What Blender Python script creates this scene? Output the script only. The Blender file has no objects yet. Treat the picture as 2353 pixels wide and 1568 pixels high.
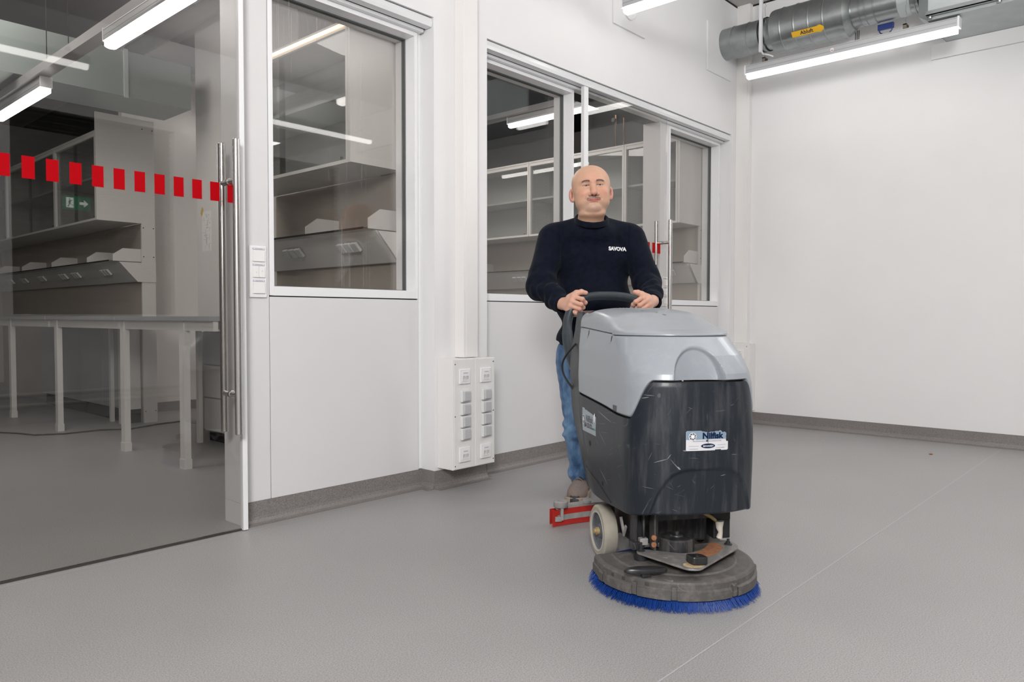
import bpy, bmesh, math, random
import numpy as np
from mathutils import Vector, Matrix, noise as mnoise
from mathutils.bvhtree import BVHTree
random.seed(7)
S = bpy.context.scene
COL = S.collection
PI = math.pi
# ---------------------------------------------------------------- camera
CAMZ = .93
FW = Vector((.741795017, .669871612, -.0318147298))
RT = Vector((.670232854, -.742150276, .00094263944))
UP = Vector((.022979863, .0220225225, .999493339))
cd = bpy.data.cameras.new('camera'); cam = bpy.data.objects.new('camera', cd); COL.objects.link(cam)
cd.sensor_width = 36; cd.lens = 1738.5165 / 2353 * 36; cd.clip_start = .05
M = Matrix((RT, UP, -FW)).transposed().to_4x4(); M.translation = Vector((0, 0, CAMZ)); cam.matrix_world = M
S.camera = cam
# ---------------------------------------------------------------- world, view, big lights
wd = bpy.data.worlds.new('world'); S.world = wd; wd.use_nodes = True
wd.node_tree.nodes['Background'].inputs[0].default_value = (.6, .65, .75, 1)
wd.node_tree.nodes['Background'].inputs[1].default_value = .05
S.view_settings.view_transform = 'Standard'; S.view_settings.look = 'None'
S.view_settings.exposure = 0.09; S.view_settings.gamma = 1; S.view_settings.use_curve_mapping = False
def area(name, loc, target, size, power, col=(1, 1, 1), sy=None):
    l = bpy.data.lights.new(name, 'AREA'); l.energy = power; l.color = col
    l.shape = 'RECTANGLE'; l.size = size; l.size_y = sy or size
    o = bpy.data.objects.new(name, l); COL.objects.link(o); o.location = loc
    o.rotation_euler = (Vector(target) - Vector(loc)).to_track_quat('-Z', 'Y').to_euler(); return o
area('photo_softbox', (-1.5, -.95, 2.6), (3.4, 1.5, .9), 1.0, 185, (1, .985, .98))
area('photo_softbox_right', (5.4, .55, 2.5), (2.6, 1.4, .9), .8, 11, (.97, .98, 1))
area('photo_bounce', (4.0, -.1, 3.0), (4.0, 0, 3.63), 2.2, 80, (1, .995, 1))
area('lab_fill', (1.0, 5.2, 3.25), (1.2, 6.0, 0), 1.6, 36, (1, .955, .91))  # added fill light without a fitting, brightens the lab
area('lab_fill_right', (4.4, 5.0, 3.0), (4.8, 4.6, 0), 1.2, 34, (1, .955, .91))  # second added fill, for the right part of the lab
# ---------------------------------------------------------------- materials
MATS = {}
def mat(name, col, rough=.5, metal=0, spec=.5, noise=0, nscale=30, bump=0, bscale=200, emit=0, coat=0, sub=0, sheen=0, aniso=0):
    if name in MATS: return MATS[name]
    m = bpy.data.materials.new(name); m.use_nodes = True; nt = m.node_tree; b = nt.nodes['Principled BSDF']
    I = b.inputs; I['Base Color'].default_value = (*col, 1); I['Roughness'].default_value = rough
    I['Metallic'].default_value = metal; I['Specular IOR Level'].default_value = spec
    I['Coat Weight'].default_value = coat; I['Sheen Weight'].default_value = sheen; I['Anisotropic'].default_value = aniso
    if sub: I['Subsurface Weight'].default_value = sub; I['Subsurface Radius'].default_value = (.01, .004, .002); I['Subsurface Scale'].default_value = 1
    if emit: I['Emission Color'].default_value = (*col, 1); I['Emission Strength'].default_value = emit
    if noise or bump:
        tc = nt.nodes.new('ShaderNodeTexCoord')
    if noise:
        n = nt.nodes.new('ShaderNodeTexNoise'); n.inputs['Scale'].default_value = nscale; n.inputs['Detail'].default_value = 5
        nt.links.new(tc.outputs['Object'], n.inputs['Vector'])
        r = nt.nodes.new('ShaderNodeMapRange'); r.inputs[1].default_value = .3; r.inputs[2].default_value = .7
        r.inputs[3].default_value = 1 - noise; r.inputs[4].default_value = 1 + noise
        nt.links.new(n.outputs[0], r.inputs[0])
        v = nt.nodes.new('ShaderNodeVectorMath'); v.operation = 'SCALE'; v.inputs[0].default_value = col
        nt.links.new(r.outputs[0], v.inputs['Scale']); nt.links.new(v.outputs[0], I['Base Color'])
    if bump:
        n2 = nt.nodes.new('ShaderNodeTexNoise'); n2.inputs['Scale'].default_value = bscale; n2.inputs['Detail'].default_value = 4
        nt.links.new(tc.outputs['Object'], n2.inputs['Vector'])
        bp = nt.nodes.new('ShaderNodeBump'); bp.inputs['Strength'].default_value = bump; bp.inputs['Distance'].default_value = .002
        nt.links.new(n2.outputs[0], bp.inputs['Height']); nt.links.new(bp.outputs[0], I['Normal'])
    MATS[name] = m; return m
def nd(m, t, **k):
    n = m.node_tree.nodes.new(t)
    for a, b in k.items(): setattr(n, a, b)
    return n
def lk(m, a, b): m.node_tree.links.new(a, b)

WALL = mat('wall_paint', (.78, .777, .778), .55, noise=.012, nscale=3, bump=.05, bscale=350)
PANEL = mat('panel_white', (.69, .685, .685), .38, noise=.008, nscale=5)
FRAME = mat('frame_white', (.82, .82, .83), .3)
BOXW = mat('service_box_white', (.80, .785, .765), .35)
SEAM = mat('shadow_gap', (.015, .013, .013), .8)
PLASTIC = mat('switch_plastic', (.84, .83, .82), .3)
SOCK = mat('socket_grey', (.50, .51, .51), .4)
SOCKL = mat('socket_light_grey', (.70, .71, .71), .4)
STEEL = mat('brushed_steel', (.62, .60, .58), .22, 1, noise=.05, nscale=200)
GALV = mat('galvanised_steel', (.36, .385, .385), .32, 1, noise=.10, nscale=14, bump=.15, bscale=25)
GALVD = mat('galvanised_sheet_dull', (.46, .50, .50), .45, .5, noise=.06, nscale=8)
LAMPH = mat('lamp_housing_grey', (.50, .51, .52), .4, .2)
ALU = mat('aluminium_profile', (.78, .79, .80), .35, .2)
BLACK = mat('black_rubber', (.012, .012, .013), .6)
CEIL = mat('ceiling_board', (.52, .50, .49), .7, noise=.02, nscale=4)
CEILD = mat('lab_ceiling_concrete', (.13, .12, .115), .8, noise=.1, nscale=3)
LABW = mat('lab_wall_paint', (.62, .60, .58), .6, noise=.02, nscale=3)
LABC = mat('lab_cabinet_white', (.66, .65, .63), .4, noise=.01, nscale=6)
LABG = mat('lab_back_panel_shaded', (.40, .36, .32), .5, noise=.03, nscale=5)  # brown tone holds the shade under the cabinets
LABD = mat('lab_door_grey', (.33, .34, .34), .35)
TABLE = mat('table_top_grey', (.30, .31, .32), .4)
LAMPM = mat('lamp_diffuser', (1, .98, .955), .4, emit=5.5)
LAMPL = mat('lab_lamp_diffuser', (1, .965, .92), .4, emit=11)
LAMPW = mat('warm_strip_light', (1, .80, .58), .4, emit=1.3)
YEL = mat('yellow_label', (.85, .48, .02), .5)
RED = mat('red_marking_film', (.40, .0, .004), .5, spec=.08)
INK = mat('dark_ink', (.03, .03, .05), .5)
NAVYT = mat('navy_print', (.003, .014, .048), .6, spec=.15)
WHITE = mat('white_print', (.80, .80, .82), .4)

def glass_mat(name, tint, gloss=1.0):
    m = bpy.data.materials.new(name); m.use_nodes = True; nt = m.node_tree; nt.nodes.clear()
    out = nd(m, 'ShaderNodeOutputMaterial'); tr = nd(m, 'ShaderNodeBsdfTransparent'); gl = nd(m, 'ShaderNodeBsdfGlossy')
    tr.inputs[0].default_value = (*tint, 1); gl.inputs['Roughness'].default_value = 0.0
    ge = nd(m, 'ShaderNodeNewGeometry'); dp = nd(m, 'ShaderNodeVectorMath', operation='DOT_PRODUCT')
    lk(m, ge.outputs['Normal'], dp.inputs[0]); lk(m, ge.outputs['Incoming'], dp.inputs[1])
    ab = nd(m, 'ShaderNodeMath', operation='ABSOLUTE'); lk(m, dp.outputs['Value'], ab.inputs[0])
    su = nd(m, 'ShaderNodeMath', operation='SUBTRACT'); su.inputs[0].default_value = 1; lk(m, ab.outputs[0], su.inputs[1])
    pw = nd(m, 'ShaderNodeMath', operation='POWER'); lk(m, su.outputs[0], pw.inputs[0]); pw.inputs[1].default_value = 5
    ma = nd(m, 'ShaderNodeMath', operation='MULTIPLY_ADD'); lk(m, pw.outputs[0], ma.inputs[0]); ma.inputs[1].default_value = .95 * gloss; ma.inputs[2].default_value = .05 * gloss
    mx = nd(m, 'ShaderNodeMixShader'); lk(m, ma.outputs[0], mx.inputs[0]); lk(m, tr.outputs[0], mx.inputs[1]); lk(m, gl.outputs[0], mx.inputs[2])
    lk(m, mx.outputs[0], out.inputs[0]); MATS[name] = m; return m
GLASS = glass_mat('clear_glass', (.915, .908, .898), 1.15)
CABGL = glass_mat('cabinet_glass', (.86, .87, .87), 1.0)

def floor_mat(name, base, dark):
    m = mat(name, base, .42); b = m.node_tree.nodes['Principled BSDF']
    tc = nd(m, 'ShaderNodeTexCoord')
    n1 = nd(m, 'ShaderNodeTexNoise'); n1.inputs['Scale'].default_value = 260; n1.inputs['Detail'].default_value = 3; lk(m, tc.outputs['Object'], n1.inputs[0])
    n2 = nd(m, 'ShaderNodeTexNoise'); n2.inputs['Scale'].default_value = 1.6; n2.inputs['Detail'].default_value = 6; lk(m, tc.outputs['Object'], n2.inputs[0])
    r1 = nd(m, 'ShaderNodeValToRGB'); r1.color_ramp.elements[0].position = .33; r1.color_ramp.elements[0].color = (*dark, 1)
    r1.color_ramp.elements[1].position = .56; r1.color_ramp.elements[1].color = (*base, 1)
    e = r1.color_ramp.elements.new(.72); e.color = (*[c * 1.18 for c in base], 1)
    lk(m, n1.outputs[0], r1.inputs[0])
    mr = nd(m, 'ShaderNodeMapRange'); mr.inputs[1].default_value = .3; mr.inputs[2].default_value = .7; mr.inputs[3].default_value = .95; mr.inputs[4].default_value = 1.05; lk(m, n2.outputs[0], mr.inputs[0])
    v = nd(m, 'ShaderNodeVectorMath', operation='SCALE'); lk(m, r1.outputs[0], v.inputs[0]); lk(m, mr.outputs[0], v.inputs['Scale'])
    lk(m, v.outputs[0], b.inputs['Base Color'])
    rr = nd(m, 'ShaderNodeMapRange'); rr.inputs[3].default_value = .36; rr.inputs[4].default_value = .5; lk(m, n2.outputs[0], rr.inputs[0]); lk(m, rr.outputs[0], b.inputs['Roughness'])
    return m
FLOOR = floor_mat('vinyl_floor', (.345, .338, .334), (.235, .23, .23))
SKIRT = floor_mat('vinyl_skirting', (.235, .215, .205), (.14, .13, .125))
WELD = mat('weld_seam', (.43, .43, .44), .5)

# ---------------------------------------------------------------- mesh builder
class MB:
    def __init__(s): s.v = []; s.f = []; s.sm = []
    def add(s, vs, fs, smooth=False):
        n = len(s.v); s.v += [tuple(p) for p in vs]; s.f += [tuple(i + n for i in f) for f in fs]; s.sm += [smooth] * len(fs); return s
    def box(s, x0, x1, y0, y1, z0, z1):
        vs = [(x, y, z) for z in (z0, z1) for y in (y0, y1) for x in (x0, x1)]
        return s.add(vs, [(0, 2, 3, 1), (4, 5, 7, 6), (0, 1, 5, 4), (2, 6, 7, 3), (0, 4, 6, 2), (1, 3, 7, 5)])
    def prism(s, poly, axis, a0, a1, smooth=False):
        # poly in the two other axes (order kept), extruded along axis
        def P(p, a):
            return (a, p[0], p[1]) if axis == 0 else ((p[0], a, p[1]) if axis == 1 else (p[0], p[1], a))
        n = len(poly); vs = [P(p, a0) for p in poly] + [P(p, a1) for p in poly]
        s.add(vs, [tuple(range(n))[::-1], tuple(range(n, 2 * n))])
        s.add(vs, [(i, (i + 1) % n, (i + 1) % n + n, i + n) for i in range(n)], smooth); return s
    def tube(s, pts, r, seg=12, cap=True, flat=1.0):
        pts = [Vector(p) for p in pts]; n = len(pts); rr = r if isinstance(r, (list, tuple)) else [r] * n
        vs = []; up = Vector((0, 0, 1))
        t0 = (pts[1] - pts[0]).normalized()
        if abs(t0.dot(up)) > .95: up = Vector((1, 0, 0))
        a = t0.cross(up).normalized()
        for i, p in enumerate(pts):
            t = ((pts[min(i + 1, n - 1)] - pts[max(i - 1, 0)])).normalized()
            a = (a - t * a.dot(t)).normalized(); b = t.cross(a)
            for k in range(seg):
                w = 2 * PI * k / seg; vs.append(p + a * math.cos(w) * rr[i] + b * math.sin(w) * rr[i] * flat)
        fs = [(i * seg + k, i * seg + (k + 1) % seg, (i + 1) * seg + (k + 1) % seg, (i + 1) * seg + k) for i in range(n - 1) for k in range(seg)]
        s.add(vs, fs, True)
        if cap:
            m = len(vs); s.add(vs[:seg], [tuple(range(seg))[::-1]]); s.add(vs[m - seg:], [tuple(range(seg))])
        return s
    def lathe(s, prof, c, axis=(0, 0, 1), seg=40, smooth=True, cap=True):
        ax = Vector(axis).normalized(); a = ax.orthogonal().normalized(); b = ax.cross(a); c = Vector(c); vs = []
        for r, h in prof:
            for k in range(seg):
                w = 2 * PI * k / seg; vs.append(c + ax * h + (a * math.cos(w) + b * math.sin(w)) * r)
        n = len(prof)
        s.add(vs, [(i * seg + k, i * seg + (k + 1) % seg, (i + 1) * seg + (k + 1) % seg, (i + 1) * seg + k) for i in range(n - 1) for k in range(seg)], smooth)
        if not cap: return s
        s.add(vs[:seg], [tuple(range(seg))[::-1]]); s.add(vs[-seg:], [tuple(range(seg))]); return s
    def grid(s, rows, closed=False, smooth=True):
        n = len(rows[0]); vs = [p for r in rows for p in r]; m = n if closed else n - 1
        return s.add(vs, [(i * n + k, i * n + (k + 1) % n, (i + 1) * n + (k + 1) % n, (i + 1) * n + k) for i in range(len(rows) - 1) for k in range(m)], smooth)
    def build(s, name, m=None, parent=None, bevel=0, fix=True, auto=True, seg=2):
        me = bpy.data.meshes.new(name); me.from_pydata(s.v, [], s.f); me.update()
        me.polygons.foreach_set('use_smooth', s.sm)
        if fix:
            bm = bmesh.new(); bm.from_mesh(me)
            bmesh.ops.remove_doubles(bm, verts=bm.verts, dist=1e-6)
            bmesh.ops.recalc_face_normals(bm, faces=bm.faces)
            for e in bm.edges:
                if len(e.link_faces) == 2 and e.calc_face_angle(0) > .62: e.smooth = False
            bm.to_mesh(me); bm.free()
        o = bpy.data.objects.new(name, me); COL.objects.link(o)
        if m: me.materials.append(m)
        if parent: o.parent = parent
        if bevel:
            b = o.modifiers.new('bevel', 'BEVEL'); b.width = bevel; b.segments = seg; b.limit_method = 'ANGLE'; b.angle_limit = .7
            try: me.shade_auto_smooth
            except Exception: pass
        return o
def B(*a): return MB().box(*a)
def tag(o, label=None, cat=None, group=None, kind=None):
    if label: o['label'] = label
    if cat: o['category'] = cat
    if group: o['group'] = group
    if kind: o['kind'] = kind
    return o
def thing(name, label, cat, loc=(0, 0, 0), rz=0, group=None, kind=None):
    o = bpy.data.objects.new(name, None); COL.objects.link(o); o.location = loc; o.rotation_euler = (0, 0, rz); o.empty_display_size = .05
    return tag(o, label, cat, group, kind)
def struct(name, label=None, loc=(0, 0, 0)):
    o = bpy.data.objects.new(name, None); COL.objects.link(o); o.location = loc; tag(o, label, 'room', None, 'structure'); return o
def sob(o, label):
    return tag(o, label, 'room', None, 'structure')
def copytree(o, parent=None):
    c = o.copy(); COL.objects.link(c); c.parent = parent
    for ch in list(o.children): copytree(ch, c)
    return c
def text_mesh(name, txt, size, m, parent, mtx, extrude=.0003, align='CENTER', sx=1.0, bold=0):
    cu = bpy.data.curves.new(name, 'FONT'); cu.body = txt; cu.size = size; cu.align_x = align; cu.align_y = 'CENTER'; cu.extrude = extrude; cu.offset = bold
    o = bpy.data.objects.new(name + '_tmp', cu); COL.objects.link(o)
    dg = bpy.context.evaluated_depsgraph_get(); dg.update()
    me = bpy.data.meshes.new_from_object(o.evaluated_get(dg)); bpy.data.objects.remove(o); bpy.data.curves.remove(cu)
    me.name = name; me.transform(Matrix.Diagonal((sx, 1, 1, 1))); me.transform(mtx)
    ob = bpy.data.objects.new(name, me); COL.objects.link(ob); me.materials.clear(); me.materials.append(m); ob.parent = parent
    return ob
def basis(xd, yd, zd, loc):
    m = Matrix((Vector(xd).normalized(), Vector(yd).normalized(), Vector(zd).normalized())).transposed().to_4x4(); m.translation = Vector(loc); return m
def ss(a, b, x):
    t = np.clip((x - a) / (b - a), 0, 1); return t * t * (3 - 2 * t)
# ================================================================ ROOM SHELL
YF, YR, YB, XB, ZC = 3.02, 3.115, 3.27, 6.32, 3.63
XL, YK = -3.2, -1.42
FX0, FX1, FY1 = -4.2, 9.0, 12.6
sob(B(FX0, FX1, YK - .2, FY1, -.08, 0).build('floor', FLOOR), 'light grey speckled vinyl floor running through the room and the lab')
o = B(FX0, FX1, YK - .2, YB - .02, ZC, ZC + .1).build('ceiling', CEIL); sob(o, 'pale ceiling boards high above the ducts')
o2 = B(FX0, 3.4, YB - .02, FY1, ZC, ZC + .1).build('lab_ceiling', CEILD, o)
B(3.4, FX1, YB - .02, FY1, ZC, ZC + .1).build('lab_ceiling_dark', mat('ceiling_near_black', (.02, .018, .017), .9), o)  # same lab ceiling slab, this part coloured near black
# wall on the glazed side
w = struct('wall_left', 'white partition wall with glazed openings and panels')
MB().box(FX0, XB, YF, YB, 2.512, ZC).box(2.725, 3.13, YF, YB, .1, 2.512).box(6.18, XB, YF, YB, .1, 2.512).build('plaster', WALL, w)
MB().box(2.728, 3.127, YF + .004, YB, 0, .1).box(6.183, XB, YF + .004, YB, 0, .1).build('plinth', SEAM, w)
def lower_panel(x0, x1):
    B(x0, x1, YR, YB, .1, 1.021).build('panel', PANEL, w, .0015)
    B(x0 + .004, x1 - .004, YR + .01, YB - .003, 0, 1.03).build('panel_core', SEAM, w)
lower_panel(1.812, 2.693); lower_panel(3.1315, 4.065); lower_panel(5.297, 6.155)
B(1.668, 1.8085, YR, YB, .1, 2.455).build('switch_panel', PANEL, w, .0015)
B(5.165, 5.293, YR, YB, .1, 2.455).build('switch_panel', PANEL, w, .0015)
B(1.70, 1.8, YR + .01, YB - .003, 0, .1).build('panel_core', SEAM, w); B(5.20, 5.29, YR + .01, YB - .003, 0, .1).build('panel_core', SEAM, w)
B(1.668, 1.699, YR + .006, YB, 0, .0995).build('jamb_foot', PANEL, w); B(5.165, 5.199, YR + .006, YB, 0, .0995).build('jamb_foot', PANEL, w)
for x0, x1 in ((2.697, 2.7245), (6.159, 6.1795)): B(x0, x1, YR + .012, YB, .1, 2.455).build('edge_strip', FRAME, w, .001)
B(1.66, 2.72, YR + .045, YB, 2.45, 2.512).build('head_filler', SEAM, w); B(3.131, 6.179, YR + .045, YB, 2.45, 2.512).build('head_filler', SEAM, w)
B(4.068, 4.078, YR + .02, YB, 0.0, 2.455).build('dark_joint', SEAM, w)
# sliding-door rails
def rail(x0, x1, name):
    r = struct(name, 'white aluminium sliding door rail under the upper wall')
    pts = [(YF + .012, 2.507), (YF + .006, 2.48), (YF + .012, 2.462), (YF + .06, 2.462), (YF + .06, 2.507)]
    MB().prism(pts, 0, x0, x1).build('rail_cover', ALU, r, .001)
    MB().box(x0, x1 - .003, YF + .062, YR + .04, 2.462, 2.507).build('rail_gap', SEAM, r)
    MB().box(x0, x1 - .01, YF + .066, YR + .03, 2.445, 2.4615).build('rail_guide', ALU, r)
rail(FX0, 2.722, 'trim_1'); rail(3.1315, 6.178, 'trim_2')
# windows -----------------------------------------------------------
def window(n, x0, x1, label):
    s = struct('window_%d' % n, label)
    z0, z1 = 1.027, 2.444; t = .022; yf = YR - .002; yg = YR + .078
    m = MB()
    m.box(x0, x0 + t, yf, YB, z0, z1).box(x1 - t, x1, yf, YB, z0, z1).box(x0 + t, x1 - t, yf, YB, z0, z0 + .042).box(x0 + t, x1 - t, yf, YB, z1 - t, z1)
    m.build('frame', FRAME, s, .0015)
    m = MB(); a = .006
    m.box(x0 + t, x0 + t + a, yg - .006, yg + .02, z0 + .042, z1 - t).box(x1 - t - a, x1 - t, yg - .006, yg + .02, z0 + .042, z1 - t)
    m.box(x0 + t + a, x1 - t - a, yg - .006, yg + .02, z1 - t - a, z1 - t).box(x0 + t + a, x1 - t - a, yg - .006, yg + .02, z0 + .042, z0 + .042 + a)
    m.build('gasket', mat('gasket_grey', (.10, .11, .11), .6), s)
    B(x0 + t + a, x1 - t - a, yg, yg + .01, z0 + .042 + a, z1 - t - a).build('pane', GLASS, s)
    return s
w1 = window(1, 1.812, 2.693, 'recessed white framed window between the glass door and the column')
window(2, 3.1315, 4.065, 'recessed white framed window right of the column')
window(3, 5.297, 6.155, 'recessed white framed window nearest the far corner')
STREAK = bpy.data.materials.new('dried_streak'); STREAK.use_nodes = True; STREAK.node_tree.nodes['Principled BSDF'].inputs['Base Color'].default_value = (.8, .8, .8, 1); STREAK.node_tree.nodes['Principled BSDF'].inputs['Alpha'].default_value = .16
rn = random.Random(21); m = MB(); yy = YR + .0772
for k in range(46):
    x = 1.86 + rn.random() ** 1.4 * .55; z1 = 2.42 - rn.random() * .5 * (x - 1.8); L_ = .08 + rn.random() ** 2 * .75; w_ = .0006 + rn.random() * .0007
    m.add([(x, yy, z1 - L_), (x + w_, yy, z1 - L_), (x + w_ + .003 * rn.random(), yy, z1), (x + .003 * rn.random(), yy, z1)], [(0, 1, 2, 3)])
for k in range(9):
    x = 2.25 + rn.random() * .2; z0 = 1.08; m.add([(x, yy, z0), (x + .0012, yy, z0), (x + .0012, yy, z0 + .1 + rn.random() * .3), (x, yy, z0 + .1 + rn.random() * .3)], [(0, 1, 2, 3)])
tag(m.build('dried_streaks', STREAK, w1, fix=False), kind='stuff')
# sliding glass doors ------------------------------------------------
def glass_door(n, x0, x1, xh, edge, label):
    d = struct('door_%d' % n, label); y = 3.045
    B(x0, x1, y, y + .010, .012, 2.47).build('glass_pane', GLASS, d)
    B(edge[0], edge[1], y - .006, y + .02, .004, 2.462).build('edge_profile', FRAME, d, .001)
    B(x0, x1, y + .012, y + .020, .001, .008).build('bottom_guide', mat('guide_dark', (.05, .045, .04), .6), d)
    h = MB()
    z0, z1 = .432, 1.672; r = .0155
    for s_ in (-1, 1):
        yy = y + .005 + s_ * .062
        pull = MB().lathe([(0.001, 0), (r - .002, 0), (r, .002), (r, z1 - z0 - .002), (r - .002, z1 - z0), (.001, z1 - z0)], (xh, yy, z0), seg=28).build('pull_bar', STEEL, d)
        for zz in (.60, 1.50):
            a, b = (yy, y + .001) if s_ < 0 else (y + .009, yy)
            MB().lathe([(.0125, 0), (.0125, b - a - .003), (.015, b - a - .002), (.015, b - a)] if s_ < 0 else [(.015, 0), (.015, .002), (.0125, .003), (.0125, b - a)], (xh, a, zz), (0, 1, 0), seg=20).build('standoff', STEEL, d)
    return d
d1 = glass_door(1, -2.2, 1.634, 1.589, (1.634, 1.655), 'sliding glass door with tall steel pull bar at the left')
d2 = glass_door(2, 4.078, 5.15, 5.11, (4.078, 4.125), 'sliding glass door with tall steel pull bar behind the worker')
for ch in list(d2.children):
    pass
for i in range(26):
    x = 1.503 - i * .0755 + .0755
    if x < 1.55 and x > -1.2 or i == 0:
        B(x, x + .040, 3.0442, 3.0448, 1.413, 1.491).build('marking_sticker', RED, d1)
for i in range(13):
    x = 5.02 - i * .0755
    B(x, x + .040, 3.0442, 3.0448, 1.413, 1.491).build('marking_sticker', RED, d2)
B(-2.5, 1.66, 3.075, 3.081, .001, .0045).build('x', SEAM).name = 'trim_3'; sob(bpy.data.objects['trim_3'], 'thin dark floor groove under the glass door')
# right wall, back wall, side walls
w2 = B(XB, XB + .15, YK, YB, .1, ZC).build('wall_right', WALL); sob(w2, 'plain white wall on the right')
B(XB + .004, XB + .15, YK, YF, 0, .1).build('plinth', SEAM, w2)
B(XB - .022, XB, YK, 1.5, 2.84, 2.949).build('bulkhead_strip', WALL, w2, .001)
wb = struct('wall_back', 'white window wall behind the camera')
m = MB(); wins = ((-2.4, -.9), (-.3, 1.2), (1.95, 3.35), (4.0, 5.5)); xs = [FX0] + [v for p in wins for v in p] + [XB + .15]
m.box(FX0, XB + .15, YK - .15, YK, 0, .95).box(FX0, XB + .15, YK - .15, YK, 2.75, ZC)
for i in range(0, len(xs), 2): m.box(xs[i], xs[i + 1], YK - .15, YK, .95, 2.75)
m.build('plaster', WALL, wb)
NIGHT = mat('night_outside', (.02, .022, .025), .3); BLIND = mat('window_blind', (.16, .14, .12), .6)
for i, (a, b) in enumerate(wins):
    s = struct('window_%d' % (i + 4), 'dark window with slatted blind behind the camera')
    m = MB()
    for k in range(30): m.box(a + .02, b - .02, YK - .06, YK - .02, .99 + k * .059, .993 + k * .059)
    m.build('blind', BLIND, s); B(a, b, YK - .13, YK - .12, .95, 2.75).build('pane', NIGHT, s)
m = MB()
for z in (.16, .25): m.tube([(FX0 + 1.1, YK + .06, z), (XB - .05, YK + .06, z)], .022, 10)
sob(m.build('trim_4', mat('pipe_paint', (.6, .58, .56), .4)), 'two heating pipes along the back wall')
sob(B(-2.4, -2.25, YK, YR, 0, ZC).build('wall_side', WALL), 'white wall beside the camera')
# skirting with cove -------------------------------------------------
def skirt(name, segs, label):
    m = MB(); prof = [(0, .1), (.0015, .1), (.0025, .03), (.006, .018), (.016, .006), (.03, .0016), (.05, .0006), (.05, 0), (0, 0)]
    for (p, q, n) in segs:
        p, q, n = Vector(p), Vector(q), Vector(n)
        A = [(p + n * d).to_tuple() + (z,) for d, z in prof]; Z = [(q + n * d).to_tuple() + (z,) for d, z in prof]
        k = len(prof); m.add(A + Z, [tuple(range(k)), tuple(range(k, 2 * k))[::-1]]); m.add(A + Z, [(i, (i + 1) % k, (i + 1) % k + k, i + k) for i in range(k)])
    sob(m.build(name, SKIRT), label)
e = .004
skirt('baseboard_left', [((1.672, YR + e), (2.725, YR + e), (0, -1)), ((2.725, YR + e), (2.725, YF), (-1, 0)), ((2.724, YF + e), (3.131, YF + e), (0, -1)),
      ((3.13, YF), (3.13, YR), (1, 0)), ((3.131, YR + e), (4.07, YR + e), (0, -1)), ((5.168, YR + e), (6.18, YR + e), (0, -1)), ((6.18, YF + e), (XB, YF + e), (0, -1))], 'grey coved vinyl skirting under the glazed wall')
skirt('baseboard_right', [((XB + e, YF), (XB + e, YK), (-1, 0))], 'grey coved vinyl skirting under the right wall')
def seamline(n, pts, wd_=.005):
    m = MB(); P = [Vector(p) for p in pts]
    for a, b in zip(P, P[1:]):
        t = (b - a).normalized() * wd_ / 2; s_ = Vector((-t.y, t.x)); q = [a - s_, b - s_, b + s_, a + s_]
        m.add([(p.x, p.y, .0007) for p in q], [(0, 1, 2, 3)])
    sob(m.build(n, WELD), 'pale weld seam in the vinyl floor')
seamline('trim_5', [(-1.5, .996), (6.25, .996)], .004)
seamline('trim_6', [(-1.5, 3.018), (1.66, 3.022), (2.62, 3.02), (2.73, 2.95), (2.76, 2.925), (3.12, 2.922)], .004)
seamline('trim_7', [(3.15, 2.99), (4.1, 3.0)], .004); seamline('trim_8', [(6.25, 1.74), (6.32, 1.74)], .004)
m = MB(); m.box(XL, XB, YF - .003, YF + .01, ZC - .014, ZC + .002).box(XB - .003, XB + .01, YK, YF, ZC - .014, ZC + .002)
sob(m.build('trim_9', SEAM), 'dark shadow gap between walls and ceiling')
# conduits ------------------------------------------------------------
def conduit(x0, x1, y0, y1, z0, z1, face, label):
    c = thing('cable_conduit', label, 'conduit', ((x0 + x1) / 2, (y0 + y1) / 2, z0), group='vertical cable conduits')
    X, Y = (x1 - x0) / 2, (y1 - y0) / 2; h = z1 - z0
    B(-X, X, -Y, Y, 0, h).build('channel', BOXW, c, .001)
    if face == 'y': B(-X + .018, X - .018, -Y - .0025, -Y, .004, h - .002).build('cover', BOXW, c, .0006)
    else: B(-X - .0025, -X, -Y + .02, Y - .02, .004, h - .002).build('cover', BOXW, c, .0006)
conduit(2.876, 2.984, 2.95, YF - .0005, .7085, ZC, 'y', 'white vertical cable conduit above the double socket box on the column')
conduit(6.264, XB - .0005, 2.90, YF - .0005, .7015, ZC, 'x', 'white vertical cable conduit in the far room corner above a socket box')
# socket boxes ----------------------------------------------------------
def faceplate(par, c, ax):    # ax: unit vectors right(on face), out
    r_, o_ = ax; c = Vector(c)
    def bx(w, h, d0, d1, cz=0, cx=0):
        q = []
        for dd in (d0, d1):
            for zz in (-h / 2, h / 2):
                for xx in (-w / 2, w / 2): q.append(c + Vector(r_) * (xx + cx) + Vector(o_) * dd + Vector((0, 0, zz + cz)))
        return MB().add(q, [(0, 2, 3, 1), (4, 5, 7, 6), (0, 1, 5, 4), (2, 6, 7, 3), (0, 4, 6, 2), (1, 3, 7, 5)])
    f = bx(.080, .080, 0, .010).build('outlet_frame', PLASTIC, par, .003)
    bx(.052, .055, .010, .0125).build('outlet_insert', PLASTIC, f, .001)
    for s_ in (-1, 1):
        bx(.0165, .020, .0122, .0140, -.008, s_ * .0115).build('port_rim', mat('port_shadow', (.42, .41, .40), .5), f, .0006)
        bx(.0135, .006, .0137, .0150, -.0155, s_ * .0115).build('port_lip', PLASTIC, f)
        bx(.0125, .0095, .0137, .0142, -.006, s_ * .0115).build('port', mat('port_inner', (.62, .60, .58), .5), f)
    m = bx(.030, .0035, .0124, .0129, .018)
    m.build('outlet_label', mat('tiny_label', (.35, .36, .45), .5), f)
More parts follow.
